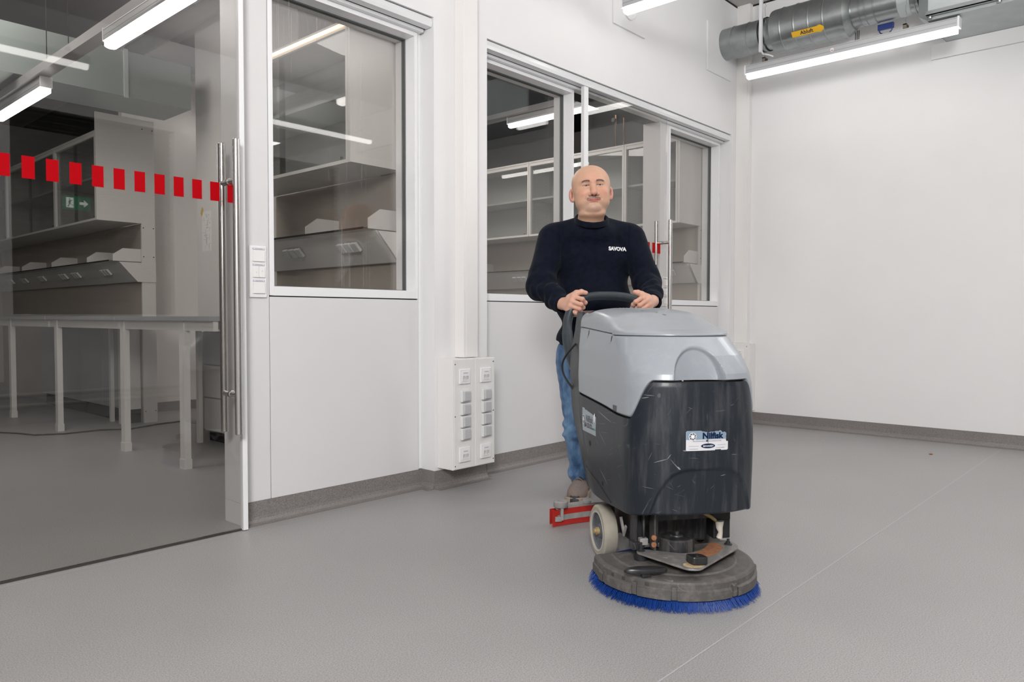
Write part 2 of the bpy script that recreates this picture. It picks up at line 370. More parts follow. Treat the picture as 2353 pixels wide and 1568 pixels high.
def socket(par, c, ax, name='socket'):
    r_, o_ = ax; c = Vector(c)
    def q(w, h, d, cx=0): return [c + Vector(r_) * (xx + cx) + Vector(o_) * d + Vector((0, 0, zz)) for zz in (-h / 2, h / 2) for xx in (-w / 2, w / 2)]
    m = MB(); a = q(.062, .064, 0); b = q(.060, .062, .018)
    m.add(a + b, [(0, 2, 3, 1), (4, 5, 7, 6), (0, 1, 5, 4), (2, 6, 7, 3), (0, 4, 6, 2), (1, 3, 7, 5)])
    s_ = m.build(name, SOCKL, par, .004)
    a = q(.050, .054, .018, .003); b = q(.046, .050, .027, .003)
    MB().add(a + b, [(0, 2, 3, 1), (4, 5, 7, 6), (0, 1, 5, 4), (2, 6, 7, 3), (0, 4, 6, 2), (1, 3, 7, 5)]).build('lid', SOCK, s_, .003)
sb = thing('socket_box', 'white double column socket box with eight grey sockets low on the column', 'socket box', (2.906, 2.96, .115), group='wall socket boxes')
B(-.160, .160, -.06, .0595, 0, .591).build('housing', BOXW, sb, .002)
for cx in (-.080, .080):
    B(cx - .072, cx + .072, -.063, -.06, .004, .587).build('cover_plate', BOXW, sb, .001)
ax = ((1, 0, 0), (0, -1, 0))
for k, cx in enumerate((-.080, .080)):
    faceplate(sb, (cx, -.063, .612 - .115), ax); faceplate(sb, (cx, -.063, .193 - .115), ax)
    for z in (.507, .437, .370, .303): socket(sb, (cx, -.063, z - .115), ax)
    B(cx - .006, cx + .006, -.0636, -.063, .552 - .115, .559 - .115).build('number_tag', WHITE, sb)
for x, z in ((-.146, .678), (-.146, .40), (-.146, .135), (.146, .683), (.146, .41), (.146, .14)): MB().lathe([(.0035, 0), (.0035, .0006)], (x, -.063, z - .115), (0, -1, 0), 12).build('screw', SEAM, sb)
sb2 = thing('socket_box', 'narrow white socket box in the far corner behind the machine', 'socket box', (6.26, 2.932, .115), group='wall socket boxes')
B(-.06, .0595, -.087, .087, 0, .586).build('housing', BOXW, sb2, .002)
B(-.063, -.06, -.068, .084, .004, .582).build('cover_plate', BOXW, sb2, .001)
ax = ((0, -1, 0), (-1, 0, 0))
faceplate(sb2, (-.063, .0, .612 - .115), ax); faceplate(sb2, (-.063, .0, .193 - .115), ax)
for z in (.507, .437, .370, .303): socket(sb2, (-.063, 0, z - .115), ax)
for z in (.676, .40, .135): MB().lathe([(.0035, 0), (.0035, .0006)], (-.063, -.064, z - .115), (-1, 0, 0), 12).build('screw', SEAM, sb2)
# switch plates ---------------------------------------------------------
def switchplate(x, zc, label):
    t = thing('switch_panel', label, 'light switch', (x, YR - .0005, zc), group='three-gang switch plates')
    B(-.041, .041, -.010, 0, -.115, .115).build('plate', PLASTIC, t, .003)
    for k, z in enumerate((.071, 0, -.071)):
        if k == 1:
            for s_ in (-1, 1):
                r_ = B(-.029 if s_ < 0 else .0005, -.0005 if s_ < 0 else .029, -.0175, -.010, z - .026, z + .024).build('rocker', PLASTIC, t, .0015)
                h = .004; cx = s_ * .0145; zz = z - .001 + s_ * .004
                MB().add([(cx - .003, -.0178, zz - s_ * .0025), (cx + .003, -.0178, zz - s_ * .0025), (cx, -.0178, zz + s_ * .0025)], [(0, 1, 2)]).build('arrow', SOCK, r_)
        else:
            B(-.029, .029, -.0175, -.010, z - .026, z + .024).build('rocker', PLASTIC, t, .0015)
        l = B(-.029, .029, -.0135, -.010, z + .0265, z + .0345).build('label_strip', mat('label_violet', (.55, .55, .66), .4), t, .0005)
        B(-.024, .024, -.0139, -.0136, z + .028, z + .033).build('label_paper', WHITE, l)
        rn = random.Random(k); m = MB()
        for q in range(12):
            x0 = -.019 + q * .0032; m.box(x0, x0 + .0020, -.0142, -.0140, z + .0293, z + .0317 - rn.random() * .0006)
        m.build('label_text', INK, l)
switchplate(1.7515, 1.131, 'white three-gang switch plate beside the glass door with pull bar')
switchplate(5.235, 1.131, 'white switch plate at a grazing angle behind the steel bar near the worker')
# wall plates high on the wall -------------------------------------------
p = thing('duct_wall_plate', 'white square wall plate where the round duct enters the wall', 'wall plate', (5.925, YF - .0005, 3.155), group='wall plates')
B(-.215, .215, -.014, 0, -.2, .2).build('plate', WALL, p, .002)
p = thing('duct_wall_plate', 'white wall plate with capped round hole behind the upper lamp end', 'wall plate', (4.57, YF - .0005, 3.15), group='wall plates')
B(-.20, .20, -.014, 0, -.2, .2).build('plate', WALL, p, .002)
MB().lathe([(.085, 0), (.085, .012), (.075, .02), (.06, .02), (.055, .012), (.001, .012)], (-.015, -.014, -.045), (0, -1, 0)).build('round_cap', FRAME, p)
MB().lathe([(.02, 0), (.02, .01)], (-.05, -.026, -.05), (0, -1, 0)).build('hole', SEAM, p)
# ---------------------------------------------------------------- lamps
def lamp(loc, rz, label, L=1.53, lab=False, hang=(-.40, .40), group='linear ceiling lamps'):
    t = thing('linear_lamp', label, 'ceiling lamp', loc, rz, group)   # length along local Y, bottom at z=0
    MB().prism([(-.034, .040), (-.036, .052), (-.036, .098), (-.030, .105), (.030, .105), (.036, .098), (.036, .052), (.034, .040)], 1, -L / 2, L / 2).build('housing', LAMPH, t, .0008)
    for zz in (.062, .092): B(-.0368, -.0362, -L / 2 + .01, L / 2 - .01, zz, zz + .0016).build('housing_groove', mat('groove_grey', (.2, .2, .21), .5), t)
    n = 10; pr = [(-.032, .041), (-.032, .012)] + [(-.032 * math.cos(a), .012 - .012 * math.sin(a)) for a in np.linspace(.15, PI - .15, n)] + [(.032, .012), (.032, .041)]
    MB().prism(pr, 1, -L / 2 + .012, L / 2 - .012, True).build('diffuser', LAMPL if lab else LAMPM, t)
    for s_ in (-1, 1): B(-.037, .037, s_ * L / 2 - .006, s_ * L / 2 + .006, .036, .107).build('end_cap', FRAME, t, .002)
    if hang:
        for s_ in hang:
            y = s_ * L
            m = MB().box(-.03, -.022, y - .012, y + .012, .1055, .14).box(.022, .03, y - .012, y + .012, .1055, .14).box(-.03, .03, y - .012, y + .012, .132, .14)
            m.build('bracket', mat('bracket_bronze', (.20, .17, .14), .4, .6), t)
            z = .14; k = 0; m = MB(); top = ZC - loc[2] - .001
            while z < top - .02:
                m.tube([(0, y, z), (.004 * (-1) ** k, y + .004 * (-1) ** (k // 2), z + .012), (0, y, z + .024)], .0013, 5); z += .022; k += 1
            m.tube([(0, y, z - .004), (0, y, top)], .0013, 5).build('chain', mat('chain_steel', (.25, .24, .23), .4, .8), t)
    return t
l1 = lamp((5.82, 1.968, 2.835), 0, 'lit linear lamp hanging below the round silver duct', 1.50, hang=(-.28, .40))
MB().lathe([(.017, 0), (.017, .0006)], (-.037, .07, .072), (-1, 0, 0), 24).build('round_sticker', mat('sticker_pink', (.62, .45, .45), .5), l1)
MB().lathe([(.0135, 0), (.0135, .0008)], (-.037, .07, .072), (-1, 0, 0), 24).build('round_sticker_face', WHITE, l1)
B(-.038, -.0372, .062, .078, .066, .070).build('sticker_mark', INK, l1)
lamp((4.19, 2.035, 2.893), 0, 'lit linear lamp cropped by the top edge of the photo near the white wall plate')
lamp((2.2, 1.75, 2.893), 0, 'lit linear lamp in the room reflected in the glass door')
lamp((1.5, -.50, 2.893), PI / 2, 'lit linear lamp parallel to the glazed wall, nearer the blind window')
lamp((4.6, -.62, 2.893), PI / 2, 'lit linear lamp parallel to the glazed wall, at the right end of its row')
lamp((-.2, 1.75, 2.893), 0, 'lit linear lamp high above the left side of the room')
# ---------------------------------------------------------------- round duct
dt = thing('round_duct', 'silver round exhaust duct with thick silencer running into the wall', 'duct', (6.03, YF - .0145, 3.235))
def cyl(y0, y1, r, name, ribs=(), m_=GALV, par=dt):
    pr = [(r, 0)]; L = abs(y1 - y0)
    for q in ribs: pr += [(r, q - .006), (r + .004, q - .003), (r + .004, q + .003), (r, q + .006)]
    pr += [(r, L)]
    return MB().lathe(pr, (0, -y0, 0), (0, -1, 0), 48).build(name, m_, par)
cyl(0, .37, .128, 'inlet_pipe', (.10, .23, .35))
for q in (.33, .37): cyl(q, q + .009, .134, 'clamp_ring', m_=BLACK)
cyl(.379, .42, .126, 'connector')
MB().lathe([(.126, 0), (.165, .02), (.168, .04), (.168, .10), (.172, .104), (.172, .110), (.168, .114), (.168, .21), (.172, .214), (.172, .22), (.168, .224), (.168, .32), (.172, .324), (.172, .33), (.168, .334), (.168, .43), (.172, .434), (.172, .44), (.168, .444), (.168, .56), (.178, .562), (.178, .585), (.150, .61), (.128, .625)], (0, -.42, 0), (0, -1, 0), 56).build('silencer', GALV, dt)
cyl(1.045, 1.498, .118, 'outlet_pipe', (.06, .10, .16, .43))
MB().lathe([(.118, 0), (.121, .004), (.121, .08), (.118, .084)], (0, -1.36, 0), (0, -1, 0), 48).build('coupling', GALVD, dt)
# arrow label wrapped on the silencer (flat on tangent)
th = math.radians(-38); nrm = Vector((-math.cos(th), 0, math.sin(th))); upv = Vector((-math.sin(th) * -1, 0, math.cos(th)))
upv = Vector((math.sin(th), 0, math.cos(th)))  # tangent
def onsil(y, s_, rr=.1725):
    a = th + s_ / rr
    return (-math.cos(a) * rr, y, math.sin(a) * rr)
m = MB(); ys = np.linspace(-.62, -.865, 10)
rows = []
for y in ys:
    hh = .0225
    if y < -.835: hh = .030 * (y + .875) / .04 + .002
    rows.append([onsil(y, k) for k in np.linspace(-hh, hh, 7)])
ar = m.grid(rows).build('flow_arrow_label', YEL, dt)
tm = text_mesh('flow_arrow_text', 'Abluft', .040, INK, ar, Matrix.Identity(4), .0004, bold=.0008)
for v in tm.data.vertices:
    x, y, z = v.co; q = onsil(-.735 - x, y + .0, .1732 + z); v.co = Vector(q)
# hanger rod and strut
hr = thing('duct_hanger', 'white vertical hanger channel in front of the round duct', 'hanger', (5.845, 2.615, 3.02))
B(-.012, .012, -.012, .012, .02, ZC - 3.02 - .001).build('channel', ALU, hr, .001)
MB().tube([(0, 0, .03), (.0, -.02, 0), (.02, -.06, -.012), (.05, -.08, -.02)], .006, 8).build('white_cable', WHITE, hr)
rd = thing('rectangular_duct', 'galvanised rectangular duct with mounting rail at the top right', 'duct', (6.04, 1.4, 2.95))
MB().box(-.27, .2695, -2.8, 0, 0, .45).build('duct_body', GALVD, rd, .002)
m = MB().add([(-.27, 0, 0), (.2695, 0, 0), (.2695, 0, .45), (-.27, 0, .45), (-.10, .10, .10), (.10, .10, .10), (.10, .10, .40), (-.10, .10, .40)], [(4, 5, 6, 7), (0, 1, 5, 4), (1, 2, 6, 5), (2, 3, 7, 6), (3, 0, 4, 7)]); m.build('transition', GALVD, rd)
m = MB().box(-.312, -.272, -2.8, .0, .02, .026).box(-.312, -.306, -2.8, 0, .02, .05).box(-.278, -.272, -2.8, 0, .02, .05); m.build('mounting_rail', GALV, rd)
for y in (-.02, -.42, -1.0): MB().lathe([(.014, -.01), (.014, .0), (.008, .0), (.008, .015)], (-.292, y, .012), (0, 0, 1), 8).build('bolt', GALV, rd)
bv = thing('damper_lever', 'dark blue damper lever with curved handle hanging under the silver duct', 'lever', (6.1, 1.76, 3.105))
BLUE = mat('lever_blue', (.012, .03, .16), .4)
MB().box(-.012, .012, -.055, .055, -.03, .012).build('mount', BLUE, bv, .003)
MB().tube([(0, .045 * math.cos(a) , -.03 - .035 * math.sin(a)) for a in np.linspace(0, PI, 12)], .0045, 8).build('handle', BLUE, bv)
vs_ = thing('duct_cable_bundle', 'black cables with a white tag hanging under the duct', 'cable', (6.1, 1.95, 3.0))
m = MB()
for q in range(3): m.tube([(0, q * .012, .115), (.004, q * .012 + .003, .04), (-.004, q * .012, -.03)], .003, 6)
m.build('cables', BLACK, vs_); B(-.002, 0, .04, .075, -.02, .05).build('tag', WHITE, vs_)

# ================================================================ LAB BEHIND THE GLASS
wl = struct('wall_lab', 'grey white walls around the lab behind the glass')
MB().box(FX0, FX0 + .1, YB, FY1, 0, ZC).box(FX0, FX1, FY1 - .1, FY1, 0, ZC).box(FX1 - .1, FX1, YB, FY1, 0, ZC).box(2.86, 5.9, 7.52, 7.6, 0, ZC).box(3.0, 3.35, 4.75, 6.32, 0, ZC).build('plaster', LABW, wl)
MB().box(2.866, 5.9, 7.508, 7.52, 0, .09).build('lab_skirting', SKIRT, wl)
def cabinet(xf, y0, y1, label, light=False, panel=True):
    """upper cabinet facing -X, front plane xf, from y0 (near) to y1"""
    t = thing('wall_cabinet', label, 'cabinet', (xf, y0, 1.737), group='upper lab cabinets'); D = .35; H = .74; W = y1 - y0; e_ = .018
    MB().box(0, D, 0, e_, 0, H).box(0, D, W - e_, W, 0, H).box(0, D, e_, W - e_, 0, e_).box(0, D, e_, W - e_, H - e_, H).box(D - .01, D, e_, W - e_, e_, H - e_).build('carcass', LABC, t)
    B(.03, D - .012, e_, W - e_, .36, .378).build('shelf', LABC, t)
    m = MB()
    for zz in np.arange(.08, H - .05, .032): m.box(.06, .066, W - e_ - .0012, W - e_, zz, zz + .004).box(.25, .256, W - e_ - .0012, W - e_, zz, zz + .004)
    m.build('peg_holes', SEAM, t)
    B(.012, .017, e_, W / 2 + .02, e_ + .004, H - .05).build('glass_door', CABGL, t); B(.021, .026, W / 2 - .02, W - e_, e_ + .004, H - .05).build('glass_door', CABGL, t)
    B(.004, .030, e_, W - e_, H - .045, H - e_).build('door_track', LABC, t)
    B(-.003, .0, 0, W, H - .012, H + .0).build('top_edge', LABC, t)
    if light: B(-.006, -.0032, .0, W, H - .034, H - .014).build('light_strip', LAMPW, t)
    m = MB().lathe([(.008, 0), (.008, .01)], (.010, .06, .03), (-1, 0, 0), 12); m.build('lock', STEEL, t)
    return t
def end_panel(xf, y0, label):
    t = thing('end_panel', label, 'panel', (xf, y0, 0), group='tall cabinet end panels')
    B(.36, .475, -.02, .0, 0.0, 2.63).build('upright', LABC, t)
    B(0, .36, -.02, -.001, 1.737, 2.63).build('cabinet_side', LABC, t)
    m = MB()
    for x in (.375, .46):
        for z in (.1, 1.25, 1.45, 1.7, 2.55): m.lathe([(.005, 0), (.005, .001)], (x, -.0205, z), (0, -1, 0), 8)
    m.build('screw_cap', SEAM, t)
    MB().prism([(.17, 1.395), (.475, 1.395), (.475, 1.23), (.32, 1.23)], 1, -.0275, -.0210).build('end_bracket', LABC, t)
def service(xf, y0, y1, label, gaps, glab):
    """back panel, sloped socket channel, hex brackets and glass shelf along a bench spine"""
    t = thing('service_spine', label, 'lab panel', (xf, y0, 0), group='lab service spines'); W = y1 - y0
    B(.365, .455, 0, W, 0.0, 1.7365).build('back_panel', LABG, t)
    m = MB().prism([(.18, 1.40), (.364, 1.40), (.364, 1.235), (.33, 1.235)], 1, 0.006, W)
    ch = m.build('socket_channel', LABC, t)
    nx, nz = -.165, -.15; L = math.hypot(nx, nz)
    for y in gaps:
        for k in range(3):
            yy = y + k * .065
            a = Vector((.205, yy, 1.365)); d = Vector((.15, 0, -.165)).normalized(); n_ = Vector((-.74, 0, -.67))
            q = []
            for dn in (.0, .018):
                for du in (.015, .075):
                    for dy in (0, .055): q.append(a + d * du + n_ * dn + Vector((0, dy, 0)))
            MB().add(q, [(0, 2, 3, 1), (4, 5, 7, 6), (0, 1, 5, 4), (2, 6, 7, 3), (0, 4, 6, 2), (1, 3, 7, 5)]).build('socket', SOCKL, ch, .003)
    for y in [.0005] + list(np.arange(.6, W - .3, .95)):
        MB().prism([(.364, 1.405), (.364, 1.515), (.21, 1.515), (.13, 1.46), (.13, 1.405)], 1, y, y + .006).build('shelf_bracket', LABC, t)
    B(.10, .36, .004, W, 1.402, 1.410).build('glass_shelf', CABGL, t); B(.096, .10, .004, W, 1.400, 1.411).build('shelf_edge', SEAM, t)
XA = 2.375
cabinet(XA, 3.30, 4.62, 'wide lab cabinet close behind the first window with warm light strip', True)
end_panel(XA, 3.298, 'white end panel of the cabinet close behind the first window')
service(XA, 3.30, 4.62, 'socket channel spine seen through the first window', (.22, .80), 1)
cabinet(XA, 6.82, 7.83, 'glass-fronted lab cabinet at the near end of the far row behind the glass door')
cabinet(XA, 7.835, 9.34, 'middle lab cabinet of the far row behind the glass door')
cabinet(XA, 9.345, 10.85, 'furthest lab cabinet of the far row behind the glass door')
end_panel(XA, 6.818, 'grey white end panel of the far cabinet row behind the glass door')
service(XA, 6.82, 11.0, 'long socket channel spine behind the glass door', (.35, 1.1, 1.45, 2.1, 2.7, 3.2), 1)
XC = 5.755
cabinet(XC, 3.30, 3.84, 'narrow lab cabinet seen through the third window')
cabinet(XC, 3.845, 4.97, 'lab cabinet behind the worker seen through the second glass door')
cabinet(XC, 4.975, 6.4, 'lab cabinet seen through the second window')
end_panel(XC, 3.298, 'white end panel seen through the third window')
service(XC, 3.30, 6.4, 'socket channel spine seen through the third window', (.15, 1.0, 1.9, 2.5), 1)
# lab tables
def table(y0, y1, legs, label):
    t = thing('lab_table', label, 'table', (2.04, y0, 0), group='lab tables behind the glass door'); W = y1 - y0
    B(0, .69, .004, W - .004, .905, .932).build('tabletop', TABLE, t, .001)
    B(.03, .06, .02, W - .02, .845, .9045).build('apron', LABC, t)
    for y in legs:
        B(.022, .062, y - y0 - .03, y - y0 + .03, .06, .9045).build('leg', LABC, t); B(.018, .066, y - y0 - .034, y - y0 + .034, 0, .06).build('foot', LABC, t.children[-1])
        B(.062, .66, y - y0 - .02, y - y0 + .02, .85, .9045).build('cross_beam', LABC, t)
    for y in (y0 + .1, y1 - .1): B(.53, .56, y - y0 - .02, y - y0 + .02, 0, .9045).build('leg', LABC, t)
table(4.156, 5.54, (4.57, 5.48), 'lab table nearest the glass door, with its two front legs in view')
table(5.55, 7.0, (6.83,), 'second lab table from the glass door')
table(7.01, 8.6, (8.08,), 'third lab table, furthest from the glass door')
def base_cab(y0, y1, label):
    t = thing('base_cabinet', label, 'cabinet', (2.62, y0, .12), group='grey base cabinets'); W = y1 - y0
    B(0, .115, .003, W - .003, 0, .72).build('carcass', LABC, t)
    B(-.018, -.001, .004, W / 2 - .002, .01, .71).build('door', LABD, t, .001); B(-.018, -.001, W / 2 + .002, W - .004, .01, .71).build('door', LABD, t, .001)
    B(.03, .115, .01, W - .01, -.12, 0).build('plinth', SEAM, t)
base_cab(6.86, 7.9, 'grey base cabinet under the second table near the end panel')
base_cab(7.9, 9.1, 'grey base cabinet under the third table behind the glass door')
t = thing('drawer_cabinet', 'white drawer cabinet behind the pull bar of the glass door', 'cabinet', (2.66, 4.78, 0))
B(.0, .339, 0, .74, .08, .82).build('carcass', LABC, t, .002); B(.03, .339, .02, .72, 0, .08).build('plinth', SEAM, t)
for k in range(3): B(-.016, -.001, .01, .73, .09 + k * .245, .325 + k * .245).build('drawer', LABC, t, .002)
t = thing('paper_plan', 'white paper floor plan taped inside the lab behind the pull bar', 'paper', (2.9995, 6.15, 1.48))
B(-.001, 0, -.09, .075, 0, .33).build('sheet', mat('paper', (.72, .71, .69), .7), t)
m = MB(); rn = random.Random(3)
for k in range(38):
    a, b = -.08 + rn.random() * .11, rn.random() * .30
    if k % 2: m.box(-.0015, -.001, a, a + .01 + rn.random() * .03, b, b + .0015)
    else: m.box(-.0015, -.001, a, a + .0015, b, min(b + .01 + rn.random() * .04, .325))
m.build('plan_lines', INK, t)
MB().add([(-.002, .10, .32), (-.002, .075, .29), (-.002, .045, .345), (-.002, .07, .375)], [(0, 1, 2, 3)]).build('tape', mat('yellow_tape', (.55, .36, .03), .5), t)
# lab lamps on trunk
lamp((1.637, 3.965, 2.395), 0, 'bright linear lamp behind the glass door, nearest the top edge of the photo', .98, True, (), 'lab ceiling lamps')
lamp((1.672, 6.17, 2.395), 0, 'bright linear lamp at the left edge behind the glass door', 1.08, True, (), 'lab ceiling lamps')
lamp((5.88, 4.60, 2.893), 0, 'bright linear lamp seen through the second window', 1.5, True, (), 'lab ceiling lamps')
lamp((.16, 7.45, 2.893), 0, 'lab lamp mirrored in the cabinet doors behind the first window', 1.5, True, (), 'lab ceiling lamps')
lamp((3.60, 6.60, 2.893), 0, 'lab lamp mirrored in the cabinet doors behind the second window', 1.5, True, (), 'lab ceiling lamps')
t = thing('lamp_trunking', 'grey trunking rail carrying the lamps behind the glass door', 'rail', (1.655, 3.4, 2.503))
MB().box(-.04, .04, 0, 4.4, .0, .055).build('rail', mat('trunk_grey', (.36, .35, .35), .4), t)
m = MB()
for y in (.6, 1.75, 2.15): m.tube([(0, y, .055), (0, y, 1.126)], .003, 6)
m.build('suspension_chain', BLACK, t)
t = thing('trunk_lamp_rail', 'grey trunking rail above the lamp seen through the second window', 'rail', (5.88, 3.6, 3.0))
B(-.05, .05, 0, 2.8, 0, .06).build('rail', MATS['trunk_grey'], t)
# lab services overhead
t = thing('lab_air_duct', 'green grey sheet metal duct crossing the lab behind the glass door', 'duct', (FX0 + .2, 6.0, 2.585))
m = MB().box(0, 6.812, 0, .50, 0, .34); m.build('duct_body', mat('duct_green_grey', (.25, .29, .28), .45, .5), t)
m = MB()
for x in (1.9, 3.6, 5.2, 6.3): m.box(x, x + .03, -.012, 0, -.01, .35)
m.build('flange', GALVD, t)
t = thing('lab_round_duct', 'silver round duct under the lab ceiling at the left edge', 'duct', (.9, 7.95, 3.1))
MB().lathe([(.16, 0), (.16, 2.4)], (0, 0, 0), (.15, 1, 0), 32).build('pipe', GALV, t)
for x, y0, y1, z, r_, c, lb in ((2.9, 3.4, 7.4, 3.38, .07, 0, 'insulated pipe under the dark lab ceiling, seen through the top of the first window'), (3.9, 3.4, 7.4, 3.3, .09, 0, 'thick insulated pipe under the dark ceiling in the top corner of the second window'), (4.6, 3.4, 7.4, 3.5, .04, 1, 'thin copper pipe under the dark lab ceiling')):
    t = thing('ceiling_pipe', lb, 'pipe', (x, y0, z), group='pipes under the lab ceiling')
    MB().tube([(0, 0, 0), (0, y1 - y0, 0)], r_, 14).build('pipe', [mat('insulated_pipe', (.16, .15, .15), .6), mat('copper', (.16, .09, .06), .5, .6)][c], t)
for x, y, z, lb in ((2.5, 4.0, 3.2, 'dark cable tray under the lab ceiling, nearer the glazed wall'), (2.6, 6.8, 3.1, 'dark cable tray under the lab ceiling, deeper in the lab')):
    t = thing('cable_tray', lb, 'cable tray', (x, y, z), group='cable trays under the lab ceiling')
    MB().box(0, 3.2, -.1, .1, 0, .012).box(0, 3.2, -.1, -.09, 0, .06).box(0, 3.2, .09, .1, 0, .06).build('tray', mat('tray_dark', (.07, .065, .06), .5, .5), t)
t = thing('gas_pipe', 'vertical gas pipe with small valve above the cabinets behind the worker', 'pipe', (6.0, 4.1, 2.48))
m = MB().tube([(0, 0, 0), (0, 0, .6)], .008, 10).tube([(0, -.09, 0), (0, -.09, .6)], .008, 10); m.build('pipes', mat('copper', (.16, .09, .06), .5, .6), t)
MB().lathe([(.02, 0), (.02, .03)], (-.02, 0, .3), (-1, 0, 0), 16).build('valve', BLACK, t)
cb = thing('floor_cable', 'thin black cable lying across the lab floor', 'cable', (0, 0, 0))
MB().tube([(1.2, 7.5, .006), (1.6, 7.25, .006), (1.8, 6.893, .006), (1.864, 6.693, .006), (2.046, 6.59, .006), (2.308, 6.6, .006), (2.494, 6.48, .006), (2.768, 6.6, .006), (2.979, 6.633, .006)], .006, 8).build('cable', BLACK, cb)
t = thing('exit_sign', 'green and white running man exit sign on the far lab wall', 'sign', (.70, FY1 - .101, 2.63))
B(-.2, .2, -.012, 0, -.1, .1).build('panel', mat('sign_green', (.02, .22, .10), .4, emit=.6), t)
m = MB(); y = -.0135
def pl_(pts): m.add([(a, y, b) for a, b in pts], [tuple(range(len(pts)))])
pl_([(.05, -.075), (.15, -.075), (.15, .075), (.05, .075)]); pl_([(-.05, -.02), (-.11, -.02), (-.11, -.055), (-.17, 0), (-.11, .055), (-.11, .02), (-.05, .02)])
m.build('white_symbols', mat('sign_white', (.9, .95, .9), .4, emit=1.0), t)
m = MB(); y = -.0145
pl_([(.095, .04), (.112, .04), (.112, .06), (.095, .06)]); pl_([(.085, .035), (.11, .035), (.12, -.01), (.095, -.01)]); pl_([(.095, -.01), (.11, -.01), (.135, -.06), (.12, -.065)]); pl_([(.11, -.01), (.095, -.01), (.075, -.035), (.055, -.045), (.055, -.035)]); pl_([(.065, .03), (.12, .015), (.12, .025), (.068, .04)])
m.build('running_man', MATS['sign_green'], t)
# small bits on the floor
t = thing('floor_crumb', 'tiny brown crumb on the floor near the right wall', 'debris', (5.689, 1.311, 0))
MB().lathe([(.001, 0), (.012, .002), (.013, .004), (.002, .008)], (0, 0, 0), seg=7).build('crumb', mat('crumb_brown', (.30, .10, .03), .7), t)

# ================================================================ SCRUBBER DRYER
GREYP = mat('scrubber_grey_plastic', (.31, .335, .36), .36, coat=.15)
DARKP = mat('scrubber_dark_plastic', (.030, .036, .044), .40, coat=.05)
def worn(m, base, wear, amt, streak=True):
    """scratches and dusty vertical runs: wear with a shape of its own"""
    b = m.node_tree.nodes['Principled BSDF']; tc = nd(m, 'ShaderNodeTexCoord')
    mp = nd(m, 'ShaderNodeMapping'); mp.inputs['Scale'].default_value = (1, 1, .12) if streak else (1, 1, 1); lk(m, tc.outputs['Object'], mp.inputs[0])
    n = nd(m, 'ShaderNodeTexNoise'); n.inputs['Scale'].default_value = 34; n.inputs['Detail'].default_value = 7; n.inputs['Roughness'].default_value = .65; lk(m, mp.outputs[0], n.inputs[0])
    r = nd(m, 'ShaderNodeMapRange'); r.inputs[1].default_value = .48; r.inputs[2].default_value = .74; r.inputs[3].default_value = 0; r.inputs[4].default_value = amt; lk(m, n.outputs[0], r.inputs[0])
    # fine scratches: thin iso-lines of a stretched noise
    acc = r.outputs[0]
    for i, (rx, ry, sc, th) in enumerate(((.5, .3, 5, .0035), (1.2, .9, 7, .003), (-.4, 2.0, 9, .0025))):
        m2 = nd(m, 'ShaderNodeMapping'); m2.inputs['Rotation'].default_value = (rx, ry, i); m2.inputs['Scale'].default_value = (1, .18, 1); lk(m, tc.outputs['Object'], m2.inputs[0])
        n2 = nd(m, 'ShaderNodeTexNoise'); n2.inputs['Scale'].default_value = sc; n2.inputs['Detail'].default_value = 1.5; lk(m, m2.outputs[0], n2.inputs[0])
        a = nd(m, 'ShaderNodeMath', operation='SUBTRACT'); lk(m, n2.outputs[0], a.inputs[0]); a.inputs[1].default_value = .5 + .03 * i
        a2 = nd(m, 'ShaderNodeMath', operation='ABSOLUTE'); lk(m, a.outputs[0], a2.inputs[0])
        a3 = nd(m, 'ShaderNodeMath', operation='LESS_THAN'); lk(m, a2.outputs[0], a3.inputs[0]); a3.inputs[1].default_value = th
        n3 = nd(m, 'ShaderNodeTexNoise'); n3.inputs['Scale'].default_value = 14 + i * 5; lk(m, tc.outputs['Object'], n3.inputs[0])
        g = nd(m, 'ShaderNodeMapRange'); g.inputs[1].default_value = .56; g.inputs[2].default_value = .68; g.inputs[4].default_value = amt * 1.3; lk(m, n3.outputs[0], g.inputs[0])
        mu = nd(m, 'ShaderNodeMath', operation='MULTIPLY'); lk(m, a3.outputs[0], mu.inputs[0]); lk(m, g.outputs[0], mu.inputs[1])
        ad = nd(m, 'ShaderNodeMath', operation='MAXIMUM'); lk(m, acc, ad.inputs[0]); lk(m, mu.outputs[0], ad.inputs[1]); acc = ad.outputs[0]
    mx = nd(m, 'ShaderNodeMix', data_type='RGBA'); lk(m, acc, mx.inputs[0]); mx.inputs[6].default_value = (*base, 1); mx.inputs[7].default_value = (*wear, 1)
    lk(m, mx.outputs[2], b.inputs['Base Color'])
    rr = nd(m, 'ShaderNodeMapRange'); rr.inputs[3].default_value = b.inputs['Roughness'].default_value - .04; rr.inputs[4].default_value = b.inputs['Roughness'].default_value + .35; lk(m, acc, rr.inputs[0]); lk(m, rr.outputs[0], b.inputs['Roughness'])
DARKP.node_tree.nodes['Principled BSDF'].inputs['Specular IOR Level'].default_value = .32
worn(DARKP, (.0155, .020, .027), (.145, .147, .150), .32)
worn(GREYP, (.305, .332, .362), (.42, .44, .46), .22, False)
DUSTY = mat('dusty_deck_plastic', (.17, .155, .14), .6); worn(DUSTY, (.085, .079, .074), (.26, .24, .215), .45, False)
DUSTB = mat('dusty_black_metal', (.03, .03, .032), .5); worn(DUSTB, (.022, .022, .025), (.20, .18, .16), .55)
PLATE = mat('worn_steel_plate', (.30, .29, .28), .45, .4); worn(PLATE, (.25, .245, .24), (.52, .47, .42), .7, False)
RUST = mat('rusty_patch', (.30, .13, .06), .8, noise=.3, nscale=60)
TYRE = mat('dirty_tyre', (.37, .34, .28), .8, noise=.10, nscale=18, bump=.2, bscale=60)
REDR = mat('red_squeegee_rubber', (.42, .02, .015), .45, noise=.15, nscale=30)
